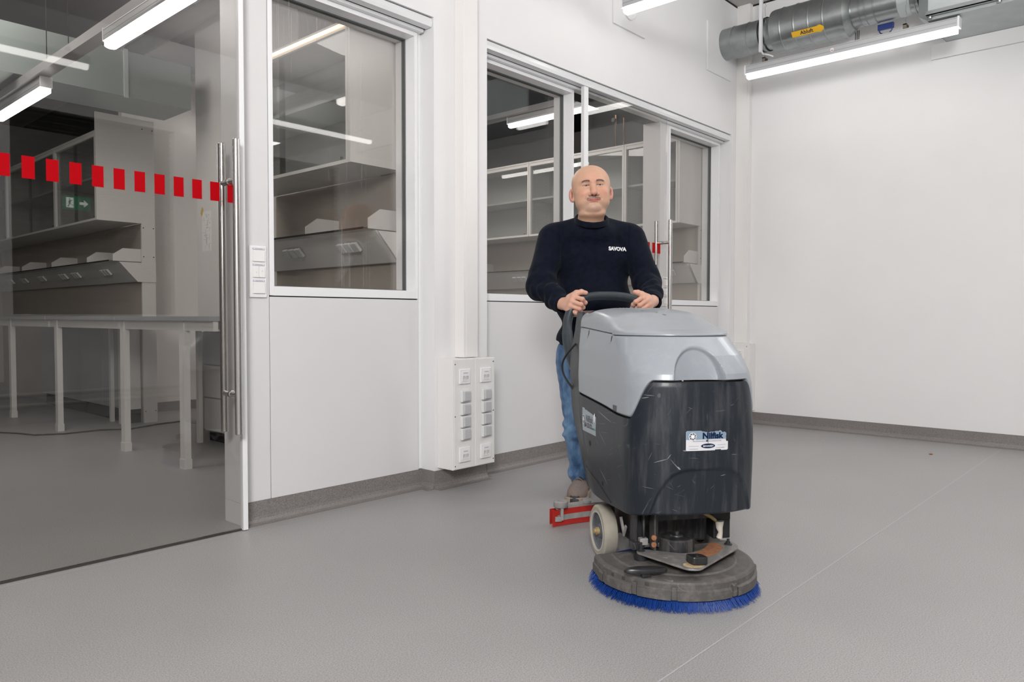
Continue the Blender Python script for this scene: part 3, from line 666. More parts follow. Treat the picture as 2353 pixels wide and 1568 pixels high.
GREYC = mat('dusty_grey_casting', (.28, .27, .26), .6, noise=.15, nscale=40)
BRUSH = mat('blue_bristle', (.004, .048, .27), .5)
mach = thing('floor_scrubber', 'worn grey and dark walk-behind floor scrubber with blue brush pushed by the worker', 'floor scrubber',
             (2.29778047, 1.18570803, 0), math.atan2(-.58660685, .80987184) )
# local frame: X = across (towards viewer right), Y = -heading (towards the operator), Z up.  Below (u, v, z) uses v forward, so Y = -v
mach.rotation_euler = (0, 0, math.atan2(-.58660685, .80987184))
def L(u, v, z): return (u, -v, z)
def lerp_tab(tab, x): return float(np.interp(x, [a for a, b in tab], [b for a, b in tab]))
VF = [(.2, -.02), (.24, -.012), (.27, 0), (.4, .004), (.55, .006), (.70, .002), (.74, -.006), (.80, -.038), (.87, -.098), (.93, -.12)]
HWT = [(.2, .224), (.27, .229), (.5, .235), (.70, .230), (.80, .220), (.87, .206), (.96, .198)]
UC = -.020
VR = [(.2, -.60), (.236, -.60), (.256, -.62), (.535, -.815), (.62, -.845), (.74, -.872), (.87, -.874), (.96, -.86)]
NA, NS = 110, 50
def side_params():
    P = [('s', t) for t in np.linspace(0, 1, NS)]          # side, rear to arc start
    P += [('a', a) for a in np.linspace(0, PI / 2, NA + 1)[1:]]
    return P
HALF = side_params()
PER = [(-1, k, t) for k, t in HALF] + [(1, k, t) for k, t in HALF[::-1][1:]]
def pt(sgn, k, t, z, off=0.0):
    vf, hw, vr = lerp_tab(VF, z), lerp_tab(HWT, z), lerp_tab(VR, z); D = .17 + .06 * ss(.74, .87, z); vc = vf - D; n = float(np.interp(z, [.3, .55, .72, .87], [2.7, 2.6, 2.35, 2.1]))
    if k == 's':
        v = vr + (vc - vr) * t; taper = .018 * (1 - ss(0, .35, t))
        return (UC + sgn * (hw - taper + off), v, z)
    c, s_ = abs(math.cos(t)) ** (2 / n), abs(math.sin(t)) ** (2 / n)
    return (UC + sgn * ((hw + off) * c), vc + (D + off) * s_, z)
def zseam(k, t):    # boundary between dark body and grey tank
    if k == 's':
        v = lerp_tab(VR, .62) + (lerp_tab(VF, .62) - .17 - lerp_tab(VR, .62)) * t
        if v < -.668: return .955
        return .618 - .025 * min(1, (v + .668) / .45) - .004 * ss(-.4, -.17, v)
    d = math.degrees(t)
    return .589 + .128 * float(ss(14, 47, d))
def zlid(k, t):
    if k == 's':
        v = lerp_tab(VR, .87) + (lerp_tab(VF, .87) - .23 - lerp_tab(VR, .87)) * t
        return float(np.interp(v, [-.87, -.66, -.29, -.1], [.897, .889, .870, .867]))
    return .867
def zbot(k, t):
    if k == 's': return float(np.interp(t, [0, .04, .55, 1], [.256, .244, .240, .254]))
    return .254 + .016 * float(ss(0, 60, math.degrees(t)))
def bumper(u, v, z):   # recessed lower front panel with arched outline
    if v < -.16: return 0
    x = (u + .015) / .195
    if abs(x) >= 1: return 0
    top = .425 - .20 * abs(x) ** 4.5
    sl = .9 * abs(x) ** 3.5 / .195; return -.009 * float(ss(-.006, .009, (top - z) / math.sqrt(1 + sl * sl)))
def dome(u, v, z):     # scooped recess in the front of the grey tank
    x = (u + .034) / .094; r_ = math.hypot(x, (z - .715) / .122)
    if r_ >= 1 or v < -.2: return 0
    vp = -.036 - .020 * (1 - x * x) - .13 * (z - .72)
    return min(0, vp - v) * float(ss(0, .17, 1 - r_))
# dark body
NR = 120; rows = []
for j in range(NR + 1):
    row = []
    for (sg, k, t) in PER:
        z0, z1 = zbot(k, t), zseam(k, t) - .004; z = z0 + (z1 - z0) * j / NR
        u, v, _ = pt(sg, k, t, z); edge = .006 * (1 - min(1, j / 2)) ** 2
        if k == 'a': v += bumper(u, v, z)
        row.append(L(UC + (u - UC) * (1 - edge), v - edge, z))
    rows.append(row)
ins = [L(*pt(sg, k, t, zbot(k, t) + .012, -.02)) for sg, k, t in PER]
top = [L(*(lambda p: (p[0], p[1], zseam(k, t) - .004))(pt(sg, k, t, zseam(k, t) - .004, -.008 if k == 's' else -.008 - .055 * float(ss(.1, .6, t))))) for sg, k, t in PER]
rows = [ins] + rows + [top]
mb = MB().grid(rows, smooth=True)
# rear wall and rear console housing
def rearrow(z, off=0): 
    hw = lerp_tab(HWT, z) - .018; vr = lerp_tab(VR, z)
    return [L(UC + u, vr - .0 - .02 * (1 - (u / hw) ** 2), z) for u in np.linspace(-hw, hw, 13)]
mb.grid([rearrow(z) for z in np.linspace(.244, .951, 24)])
rc = []
for z, ins_ in ((.60, .012), (.90, .010), (.945, .012), (.957, .03)):
    hw = lerp_tab(HWT, z) - ins_; rc.append([L(UC - hw, -.668, z), L(UC + hw, -.668, z), L(UC + hw - .006, lerp_tab(VR, z) + ins_, z), L(UC - hw + .006, lerp_tab(VR, z) + ins_, z)])
mb.grid(rc, closed=True, smooth=False); n0 = len(mb.v); mb.add(rc[-1], [(0, 1, 2, 3)])
body = mb.build('lower_body', DARKP, mach)
# inner deck closing the tank from below, chassis
MB().box(-.18, .14, .16, .58, .215, .262).build('chassis', DUSTB, mach)
# grey recovery tank
NT = 96; rows = []
PT = [(sg, k, t) for (sg, k, t) in PER if zseam(k, t) < .9]
for j in range(NT + 1):
    row = []
    for (sg, k, t) in PT:
        z0, z1 = zseam(k, t) + .001, zlid(k, t) - .003; f = j / NT; z = z0 + (z1 - z0) * f
        e_ = .010 * (max(0, 1 - j / 3.0) ** 2 + max(0, 1 - (NT - j) / 2.5) ** 2 * .6)
        u, v, _ = pt(sg, k, t, z, .003 - e_)
        dd = dome(u, v, z)
        row.append(L(u, v + dd, z))
    rows.append(row)
rows = [[L(*pt(sg, k, t, zseam(k, t) + .001, -.07)) for sg, k, t in PT]] + rows + [[L(*pt(sg, k, t, zlid(k, t) - .004, -.03)) for sg, k, t in PT]]
tank = MB().grid(rows).build('recovery_tank', GREYP, mach)
# dark seam fillers (real gaps): inner sleeve a little inside
MB().grid([[L(*pt(sg, k, t, zseam(k, t) - .03, -.014)) for sg, k, t in PT], [L(*pt(sg, k, t, zseam(k, t) - .0005, -.012)) for sg, k, t in PT]]).build('seam_sleeve', SEAM, mach)
MB().grid([[L(*pt(sg, k, t, zlid(k, t) - .03, -.014)) for sg, k, t in PT], [L(*pt(sg, k, t, zlid(k, t) - .0005, -.012)) for sg, k, t in PT]]).build('seam_sleeve', SEAM, mach)
# notches in tank
MB().prism([(-.0035, .015), (.003, .015), (.005, -.022), (-.006, -.022)], 0, -.249, -.238).build('hinge_notch', SEAM, tank)
tank.children[-1].location = L(0, -.327, .862)
bpy.data.objects.remove(tank.children[-1])
MB().box(-.256, -.22, -.025, .025, 0, .028).build('latch_recess', mat('recess_grey', (.10, .105, .11), .6), tank, .006); tank.children[-1].location = L(0, -.235, .596)
MB().box(-.262, -.24, -.012, .012, -.012, .008).build('latch', GREYC, tank, .003); tank.children[-1].location = L(0, -.225, .594)
# lid
LH = [(-.668, .064), (-.60, .078), (-.50, .075), (-.40, .068), (-.32, .052), (-.24, .032), (-.17, .016), (-.11, .006), (-.07, .003)]
def vlid_pt(sg, k, t, z): return pt(sg, k, t, z)
rimP = [(pt(sg, k, t, zlid(k, t), .004), zlid(k, t)) for sg, k, t in PT]
cx, cy = 0, -.40
rows = []
for f in np.concatenate([np.linspace(1, .96, 8), np.linspace(.95, .80, 14), np.linspace(.78, 0, 22)]):
    row = []
    for (p, zl) in rimP:
        cu, cv = UC, max(min(p[1], -.20), -.60)
        u = cu + (p[0] - cu) * f; v = cv + (p[1] - cv) * f
        uu = abs(u - UC) / .218; fr = f
        h = lerp_tab(LH, v)
        rear = float(ss(-.25, -.55, v)); pw_ = 5 + 13 * rear
        prof = (1 - fr ** pw_) ** .5 if f < 1 else 0
        ridge = h * (.66 + .20 * rear + (.34 - .20 * rear) * float(ss(1.0, .40, uu)))
        base = float(np.interp(v, [-.87, -.66, -.29, -.1], [.897, .889, .870, .867]))
        row.append(L(u, v, (base * (1 - 0) + .003 + ridge * prof)))
    rows.append(row)
rows = [[L(UC + (p[0] - UC) * .96, p[1] - .01, zl - .002) for p, zl in rimP], [L(p[0], p[1], zl - .001) for p, zl in rimP]] + rows
lm = MB().grid(rows)
# rear wall of lid
n = len(rows[0]); rr_ = [r[0] for r in rows] ; rr2 = [r[-1] for r in rows]
lm.add(rr_ + rr2, [(i, i + 1, len(rr_) + i + 1, len(rr_) + i) for i in range(len(rr_) - 1)])
lid = lm.build('tank_lid', GREYP, mach)
# small molded dots on the lid near the handle
bvl = BVHTree.FromObject(lid, bpy.context.evaluated_depsgraph_get())
def drop(u, v):
    h_ = bvl.ray_cast(Vector(L(u, v, 1.3)), Vector((0, 0, -1))); return h_[0].z if h_[0] else .95
m = MB()
for i in range(15):
    for j in range(5):
        u, v = -.10 + i * .0135, -.635 + j * .010
        m.lathe([(.0028, -.001), (.0022, .0009)], L(u, v, drop(u, v)), seg=6)
m.build('molded_dots', GREYP, lid)
m = MB()
for (u, v, l_, w_) in ((-.062, -.47, .014, .003), (-.028, -.405, .009, .003), (-.012, -.375, .016, .004)):
    z = drop(u, v) + .0008; z2 = drop(u + l_ * .4, v + l_) + .0008
    m.add([L(u - w_, v, z), L(u + w_ * .4, v + .001, z), L(u + l_ * .4 + w_, v + l_, z2), L(u + l_ * .4 - w_, v + l_ * .9, z2)], [(0, 1, 2, 3)])
m.build('scuff', mat('black_scuff', (.05, .05, .055), .6), lid)
# projecting flat art on the curved body ------------------------------------
dg = bpy.context.evaluated_depsgraph_get(); dg.update()
bvb = BVHTree.FromObject(body, dg)
def project(ob, origin, xd, out, lift, bvh=None):
    """flat (x, y) art wrapped on the body: shoot against -out from a plane in front"""
    o_, x_, n_ = Vector(origin), Vector(xd).normalized(), Vector(out).normalized(); up_ = Vector((0, 0, 1))
    bm = bmesh.new(); bm.from_mesh(ob.data)
    for _ in range(5):
        e_ = [e for e in bm.edges if e.calc_length() > .009]
        if not e_: break
        bmesh.ops.subdivide_edges(bm, edges=e_, cuts=1)
    for v in bm.verts:
        s_ = o_ + x_ * v.co.x + up_ * v.co.y + n_ * .6
        h_ = (bvh or bvb).ray_cast(s_, -n_)
        if h_[0]: v.co = h_[0] + n_ * (lift + v.co.z)
        else: v.co = s_ - n_ * .84
    bm.to_mesh(ob.data); bm.free()
def art_poly(name, pts, m_, par):
    me = bpy.data.meshes.new(name); bm = bmesh.new()
    f_ = bm.faces.new([bm.verts.new((x, y, 0)) for x, y in pts]); bmesh.ops.triangulate(bm, faces=[f_])
    bm.to_mesh(me); bm.free(); me.materials.append(m_); o = bpy.data.objects.new(name, me); COL.objects.link(o); o.parent = par; return o
def rgrid(name, x0, x1, y0, y1, m_, par, keep=lambda x, y: True, n=(44, 22)):
    m = MB(); xs = np.linspace(x0, x1, n[0] + 1); ys = np.linspace(y0, y1, n[1] + 1)
    vs = [(x, y, 0) for y in ys for x in xs]; w_ = n[0] + 1
    fs = [(j * w_ + i, j * w_ + i + 1, (j + 1) * w_ + i + 1, (j + 1) * w_ + i) for j in range(n[1]) for i in range(n[0]) if keep((xs[i] + xs[i + 1]) / 2, (ys[j] + ys[j + 1]) / 2)]
    return m.add(vs, fs).build(name, m_, par, fix=False)
LBL = mat('label_steel_blue', (.22, .30, .38), .35); LBW = mat('label_white', (.66, .66, .68), .35); LBS = mat('label_silver', (.33, .38, .41), .35)
def torn(x, y):
    n_ = mnoise.noise(Vector((x * 120, y * 120, 3))) * .0035
    if y > .0300 + n_ * 1.3 and x > -.022: return False
    if y > .031 - .30 * max(0, x - .045) + n_ and x > .03: return False
    if x > .068 + n_ * .5 and y > -.004: return False
    if abs(x - .002 + n_ * .3) < .0011 and y > -.012: return False
    if y < -.0305 + n_ * .4 and .028 < x < .050: return False
    if abs(x + .002) < .004 and -.004 < y < .003: return False
    c = .006
    for sx in (-1, 1):
        for sy in (-1, 1):
            ax_, ay = sx * x - (.0755 - c), sy * y - (.033 - c)
            if ax_ > 0 and ay > 0 and ax_ * ax_ + ay * ay > c * c: return False
    return True
# front sticker: centre (u -.015, z .523)
fo, fx, fn = (-.0145, 0, .5215), (1, 0, 0), (0, -1, 0)
st = rgrid('front_sticker', -.0755, .0755, -.033, .033, LBW, body, torn, (110, 50)); project(st, fo, fx, fn, .0008)
st2 = rgrid('sticker_band', -.0750, .075, .004, .0325, LBL, st, torn, (110, 24)); project(st2, fo, fx, fn, .0012)
def art_text(txt, sz, m_, x, y, par, sx=1, bold=0, o=(fo, fx, fn), name='sticker_text', lift=.0014, align='CENTER'):
    t = text_mesh(name, txt, sz, m_, par, Matrix.Translation((x, y, 0)), .0001, align, sx, bold); project(t, *o, lift); return t
art_text('Nilfisk', .0270, NAVYT, .018, .0155, st, 1.06, .0013)
art_text('PROFESSIONELLE REINIGUNGSSYSTEME', .0058, mat('grey_print', (.18, .18, .22), .5), -.001, -.0015, st, 1.0)
art_text('www.manasiev.de', .0042, MATS['grey_print'], -.0495, -.0265, st); art_text('Tel. 0170 5348918', .0042, MATS['grey_print'], .046, -.0245, st)
def ellipse(cx_, cy_, a, b, n=36): return [(cx_ + a * math.cos(2 * PI * i / n), cy_ + b * math.sin(2 * PI * i / n)) for i in range(n)]
e1 = art_poly('oval_rim', ellipse(.002, -.0175, .026, .0088), mat('oval_silver', (.45, .47, .5), .3), st); project(e1, fo, fx, fn, .0011)
e1 = art_poly('oval_badge', ellipse(.002, -.0175, .0248, .0077), NAVYT, st); project(e1, fo, fx, fn, .0015)
art_text('MANASIEV', .0078, WHITE, .002, -.0178, st, 1.02, .0001, lift=.0028)
for x0, x1, yy in ((-.066, -.031, -.018), (.036, .067, -.0155)):
    q = rgrid('sticker_rule', x0, x1, yy, yy + .0008, MATS['grey_print'], st, n=(8, 1)); project(q, fo, fx, fn, .0012)
def pinwheel(cx_, cy_, R_, par, o, lift=.0014):
    a = art_poly('logo_rim', ellipse(cx_, cy_, R_ * 1.16, R_ * 1.16), WHITE, par); project(a, *o, lift)
    a = art_poly('logo_disc', ellipse(cx_, cy_, R_, R_), INK, par); project(a, *o, lift + .0004)
    for i in range(7):
        th_ = 2 * PI * i / 7; pts = []
        for s_ in np.linspace(0, 1, 7): r_ = R_ * (.42 + .52 * s_); pts.append((cx_ + r_ * math.cos(th_ + s_ * .9), cy_ + r_ * math.sin(th_ + s_ * .9)))
        for s_ in np.linspace(1, 0, 7): r_ = R_ * (.42 + .50 * s_); pts.append((cx_ + r_ * math.cos(th_ + .52 + s_ * .55), cy_ + r_ * math.sin(th_ + .52 + s_ * .55)))
        a = art_poly('logo_blade', pts, WHITE, par); project(a, *o, lift + .0008)
    a = art_poly('logo_hub', ellipse(cx_, cy_, R_ * .50, R_ * .50, 20), WHITE, par); project(a, *o, lift + .0009)
pinwheel(-.053, .0145, .0115, st, (fo, fx, fn))
# side sticker
so, sx_, sn = L(0, -.522, .520), (0, -1, 0), (-1, 0, 0)
def torn2(x, y):
    n_ = mnoise.noise(Vector((x * 140, y * 140, 9))) * .004
    return not (y > .042 - .12 * max(0, x + .03) + n_ and x > -.055)
s3 = rgrid('side_sticker', -.088, .088, -.045, .047, LBS, body, torn2, (90, 50)); project(s3, so, sx_, sn, .0008)
o3 = (so, sx_, sn)
art_text('Nilfisk', .036, mat('faded_print', (.10, .11, .13), .5), .005, .008, s3, .95, .0006, o3)
art_text('BA', .026, INK, -.040, -.018, s3, 1, .0006, o3); art_text('/', .028, mat('faded_red', (.5, .2, .2), .5), -.020, -.018, s3, 1, .0004, o3)
art_text('531D', .026, INK, .012, -.018, s3, 1, .0006, o3); art_text('eco', .013, INK, .052, -.022, s3, 1, .0002, o3); art_text('flex', .013, mat('print_green', (.05, .30, .14), .5), .074, -.022, s3, 1, .0004, o3)
pinwheel(-.068, .002, .0165, s3, o3)
a = art_poly('sticker_hole', [(.058, .012), (.066, .004), (.074, .006), (.078, .024), (.072, .042), (.064, .036), (.056, .030)], WHITE, s3); project(a, *o3, .0014)
# holes, seam line, scratches
bvt = BVHTree.FromObject(tank, dg)
for v, z in ((-.325, .866), (-.606, .880)):
    a = art_poly('hinge_notch', [(-.0035, 0), (.0045, 0), (.0040, -.022), (-.0055, -.030)], SEAM, tank); project(a, L(0, v, z), (0, -1, 0), (-1, 0, 0), .0006, bvt)
    a = art_poly('notch_edge', [(-.0105, -.002), (-.0015, 0), (-.0005, -.029), (-.0125, -.034)], GREYP, tank); project(a, L(0, v, z), (0, -1, 0), (-1, 0, 0), .0010, bvt)
for v, z, r_ in ((-.511, .436, .011), (-.367, .308, .008)):
    a = art_poly('hole', ellipse(0, 0, r_, r_, 24), SEAM, body); project(a, L(0, v, z), (0, -1, 0), (-1, 0, 0), .0006)
m = MB()
pts = []
for (px_, z) in ((-.60, .330), (-.50, .318), (-.42, .300), (-.34, .276), (-.28, .258), (-.24, .247)): 
    h_ = bvb.ray_cast(Vector(L(-.4, px_, z)), Vector((1, 0, 0)))
    if h_[0]: pts.append(h_[0] + Vector((-.0002, 0, 0)))
m.tube(pts, .0022, 6).build('panel_joint', SEAM, body)
pts = []
for z in np.linspace(.292, .700, 14):
    h_ = bvb.ray_cast(Vector((-.012, -.4, z)), Vector((0, 1, 0)))
    if h_[0]: pts.append(h_[0])
MB().tube(pts, .0009, 5).build('front_parting_line', SEAM, body)
SCR = mat('scratch_white', (.24, .245, .25), .6); rn = random.Random(11)
m = MB()
def scratch(o_, d_, xdir, x, y, l_, ang, w_):
    P = []
    for s_ in np.linspace(0, 1, 7):
        q = Vector(o_) + Vector(xdir) * (x + l_ * s_ * math.cos(ang)) + Vector((0, 0, y + l_ * s_ * math.sin(ang) + .0005 * math.sin(s_ * 5 + x * 99)))
        h_ = bvb.ray_cast(q - Vector(d_) * .3, Vector(d_))
        if h_[0]: P.append((h_[0] - Vector(d_) * .0003, w_ * math.sin(PI * (s_ * .9 + .05))))
    if len(P) > 2:
        vs = []
        for p_, ww in P: vs += [p_ + Vector((0, 0, ww)), p_ - Vector((0, 0, ww))]
        m.add(vs, [(2 * i, 2 * i + 1, 2 * i + 3, 2 * i + 2) for i in range(len(P) - 1)])
for (x, y, l_, a_, w_) in ((-.205, .455, .03, 1.2, .0008), (-.190, .448, .045, .35, .0011), (-.150, .462, .02, .9, .0016), (-.140, .462, .035, -.9, .0008), (-.118, .436, .014, -.6, .0035), (-.126, .446, .022, -.9, .0012), (-.22, .66, .02, .2, .0012), (-.215, .672, .03, -.1, .0008), (.04, .40, .02, .1, .001), (.075, .47, .025, 0, .0006), (-.10, .49, .02, 0, .0018)):
    scratch((0, 0, 0), (0, 1, 0), (1, 0, 0), x, y, l_, a_, w_)
for q in range(26): scratch((0, 0, 0), (0, 1, 0), (1, 0, 0), rn.uniform(-.22, .16), rn.uniform(.28, .69), rn.uniform(.006, .035), rn.uniform(-3, 3), rn.uniform(.0002, .0004))
for q in range(22): scratch((0, 0, 0), (1, 0, 0), (0, -1, 0), rn.uniform(-.65, -.15), rn.uniform(.27, .58), rn.uniform(.01, .09), rn.uniform(-.9, .5), rn.uniform(.0002, .0005))
scratch((0, 0, 0), (1, 0, 0), (0, -1, 0), -.40, .36, .10, -.45, .0018); scratch((0, 0, 0), (1, 0, 0), (0, -1, 0), -.42, .575, .16, -.15, .002); scratch((0, 0, 0), (1, 0, 0), (0, -1, 0), -.40, .50, .09, -.5, .0014)
tag(m.build('scratches', SCR, body, fix=False), kind='stuff')
# handle hoop -----------------------------------------------------------------
HOOP = mat('handle_plastic', (.022, .031, .038), .42, noise=.15, nscale=40)
def hoop_pts():
    P = [(-.170, -.84, .63), (-.196, -.905, .705), (-.208, -.970, .80), (-.201, -1.016, .89), (-.184, -1.034, .948), (-.158, -1.038, .992), (-.122, -1.046, 1.015), (-.06, -1.052, 1.026), (0, -1.054, 1.028)]
    P = [Vector(L(*p)) for p in P]; P += [Vector((-p.x, p.y, p.z)) for p in P[-2::-1]]
    out = []
    for i in range(len(P) - 1):
        p0, p1, p2, p3 = P[max(i - 1, 0)], P[i], P[i + 1], P[min(i + 2, len(P) - 1)]
        for s_ in np.linspace(0, 1, 6)[:-1]: out.append(.5 * ((2 * p1) + (p2 - p0) * s_ + (2 * p0 - 5 * p1 + 4 * p2 - p3) * s_ * s_ + (3 * p1 - p0 - 3 * p2 + p3) * s_ ** 3))
    return out + [P[-1]]
hp = hoop_pts(); MB().tube(hp, [.0245 if min(i, len(hp) - 1 - i) < 14 else .0215 for i in range(len(hp))], 16).build('push_handle', HOOP, mach)
MB().box(-.19, .15, .80, .90, .80, .925).build('control_panel', DARKP, mach, .015)
MB().tube([L(-.229 - .040 * math.sin(PI * t), -.79 - .02 * t - .06 * math.sin(PI * t), .815 - .2 * t) for t in np.linspace(0, 1, 26)], .0045, 8).build('cable', BLACK, mach)
# wheels --------------------------------------------------------------------
def wheel(u, s_):
    t = MB().lathe([(.070, .0), (.092, 0), (.100, .006), (.1005, .012), (.1005, .048), (.098, .052), (.07, .052), (.07, 0)], L(u, -.47, .1005), (s_, 0, 0), 56, cap=False).build('wheel', TYRE, mach)
    MB().lathe([(.0705, .004), (.066, .012), (.030, .018), (.022, .008), (.001, .008)], L(u, -.47, .1005), (s_, 0, 0), 40, cap=False).build('hub', mat('hub_grey', (.10, .11, .125), .5, noise=.35, nscale=30), t)
    MB().lathe([(.070, .003), (.0735, -.001), (.0765, -.001), (.0765, .002)], L(u, -.47, .1005), (s_, 0, 0), 40, cap=False).build('rim_edge', mat('rim_chalk', (.55, .53, .50), .7), t)
    MB().lathe([(.015, .008), (.015, -.004), (.009, -.004), (.009, -.012), (.001, -.012)], L(u, -.47, .1005), (s_, 0, 0), 12).build('axle_nut', mat('nut_ochre', (.45, .33, .16), .5, .3), t)
wheel(-.238, 1); wheel(.238, -1)
MB().tube([L(-.18, -.47, .1), L(.18, -.47, .1)], .012, 10).build('axle', DUSTB, mach)
MB().box(-.15, .15, .30, .60, .09, .235).build('drive_unit', DUSTB, mach, .01)
MB().box(-.186, -.176, .44, .50, .08, .25).box(.176, .186, .44, .50, .08, .25).build('wheel_bracket', DUSTB, mach)
# castor at the rear
MB().lathe([(.03, 0), (.04, .003), (.04, .024), (.03, .027)], L(.0, -.72, .040), (1, 0, 0), 24).build('castor', TYRE, mach)
MB().box(-.01, .04, .70, .74, .07, .30).build('castor_fork', DUSTB, mach)
# brush deck ------------------------------------------------------------------
DU, DV = -.066, -.142
def deckout(R_, n=60):
    P = []
    for i in range(n + 1):
        a = PI * (1.0 - .06) - (PI * 1.06) * i / n - .0
        a = PI + .12 - (PI + .30) * i / n
        P.append((DU + R_ * math.cos(a), DV + R_ * math.sin(a)))
    k = R_ / .275
    P += [(DU + .20 * k, DV - .10 * k - .02), (DU + .10 * k, DV - .115 * k), (DU - .12 * k, DV - .085 * k), (DU - R_ * .985, DV - .075 * k)]
    return P
def ring(R_, z): return [L(u, v, z) for u, v in deckout(R_)]
dk = MB().grid([ring(.262, .036), ring(.272, .036), ring(.275, .038), ring(.275, .066), ring(.271, .068), ring(.2705, .086), ring(.266, .092), ring(.256, .0945), ring(.214, .0950), ring(.208, .0995), ring(.17, .101)], closed=True, smooth=False)
dk.add(ring(.17, .101), [tuple(range(len(ring(.17, .101))))]).add(ring(.262, .036), [tuple(range(len(ring(.17, .101))))])
deck = dk.build('brush_deck', DUSTY, mach, .0012)
def radial_box(par, ang, R_, w_, d_, z0, z1, m_, name):
    c, s_ = math.cos(ang), math.sin(ang); q = []
    for z in (z0, z1):
        for dr in (0, d_):
            for t in (-w_ / 2, w_ / 2): q.append(L(DU + (R_ + dr) * c - t * s_, DV + (R_ + dr) * s_ + t * c, z))
    return MB().add(q, [(0, 2, 3, 1), (4, 5, 7, 6), (0, 1, 5, 4), (2, 6, 7, 3), (0, 4, 6, 2), (1, 3, 7, 5)]).build(name, m_, par, .0015)
for a_ in (2.95, 2.45, 1.98, 1.22, .38, -.02): radial_box(deck, a_, .268, .016, .011, .038, .079, DUSTY, 'skirt_clip')
for a_ in (2.80, 2.62, 2.30): radial_box(deck, a_, .2685, .014, .004, .072, .083, mat('slot_dark', (.05, .045, .04), .7), 'slot')
# segmented splash skirt standing proud between clips
for a0, a1 in ((3.1, 2.98), (2.92, 2.48), (2.41, 2.02), (1.94, 1.27), (1.17, .42), (.34, .02)):
    n = 14; rows = []
    for R_, z in ((.273, .037), (.2795, .037), (.2795, .064), (.2735, .0665)):
        rows.append([L(DU + R_ * math.cos(a), DV + R_ * math.sin(a), z) for a in np.linspace(a0, a1, n)])
    MB().grid(rows, smooth=False).build('splash_skirt', DUSTY, deck)
# black release lever on the deck
lv = []
for i in range(28):
    a = 2 * PI * i / 28; ca, sa = math.cos(a), math.sin(a); lv.append((.074 * np.sign(ca) * abs(ca) ** .9, .021 * sa))
def levrow(k, z): return [L(-.243 + (x * .97 + y * .20) * k, .040 + (y * .97 + x * .05) * k, z + x * -.01) for x, y in lv]
LVM = mat('lever_black', (.018, .018, .02), .35, noise=.3, nscale=50)
mb = MB().grid([levrow(.9, .108), levrow(1, .111), levrow(1, .118), levrow(.9, .123), levrow(.55, .126)], closed=True); mb.add(levrow(.55, .126), [tuple(range(28))]).add(levrow(.9, .108), [tuple(range(28))]); mb.build('release_lever', LVM, mach)
MB().box(-.258, -.228, -.052, -.030, .094, .112).build('lever_mount', LVM, mach, .002)
# steel pivot plate
pl0 = [(-.214, -.117), (-.096, .104), (.150, -.085), (.150, -.17), (.06, -.165), (-.055, -.015), (-.14, -.16), (-.214, -.16)]
def roundpoly(P, r_, n=6):
    out = []; N = len(P)
    for i in range(N):
        p, a, b = Vector(P[i]), Vector(P[i - 1]), Vector(P[(i + 1) % N]); d1_, d2_ = (a - p), (b - p); k = min(r_, d1_.length * .45, d2_.length * .45)
        s_, e_ = p + d1_.normalized() * k, p + d2_.normalized() * k
        for t in np.linspace(0, 1, n): out.append(((1 - t) ** 2 * s_ + 2 * t * (1 - t) * p + t * t * e_)[:])
    return out
RP = roundpoly([(-.222, -.10), (-.200, -.135), (-.06, -.135 + .09), (.045, -.10), (.09, -.175), (.160, -.16), (.158, -.085), (-.088, .110), (-.125, .098)], .03)
MB().prism([(u, -v) for u, v in RP], 2, .124, .130).build('pivot_plate', PLATE, mach, .001)
MB().prism([(u, -v) for u, v in roundpoly([(-.035, -.045), (-.005, .0), (.045, -.030), (.095, -.085), (.10, -.135), (.075, -.15), (.04, -.105), (-.01, -.06)], .012, 4)], 2, .1302, .1305).build('rust_patch', RUST, mach)
MB().prism([(-.088 + .036 * math.cos(a), -(.066 + .028 * math.sin(a))) for a in np.linspace(0, 2 * PI, 30)[:-1]], 2, .1302, .1306).build('plate_sticker', mat('sticker_cream', (.50, .38, .22), .6, noise=.3, nscale=90), mach)
for (u, v) in ((-.200, -.108), (.128, -.115)):
    MB().lathe([(.014, 0), (.014, .003), (.008, .004), (.008, .010), (.005, .010), (.005, .020), (.001, .020)], L(u, v, .130), seg=12).build('bolt', DUSTB, mach)
    MB().lathe([(.024, 0), (.024, .024)], L(u, v - .0, .100), seg=20).build('spacer', LVM, mach)
MB().prism([(u, -v) for u, v in roundpoly([(-.103, .03), (-.050, .045), (-.045, .085), (-.098, .078)], .012)], 2, .134, .158).build('plate_knob', LVM, mach, .003)
MB().lathe([(.012, 0), (.012, .003), (.008, .003), (.008, .001)], L(-.074, .060, .158), seg=20).build('knob_ring', LVM, mach)
MB().lathe([(.060, 0), (.060, .055), (.056, .060), (.022, .062), (.020, .067), (.008, .067), (.008, .078), (.001, .078)], L(-.060, -.130, .106), seg=36).build('brush_motor', DUSTB, mach)
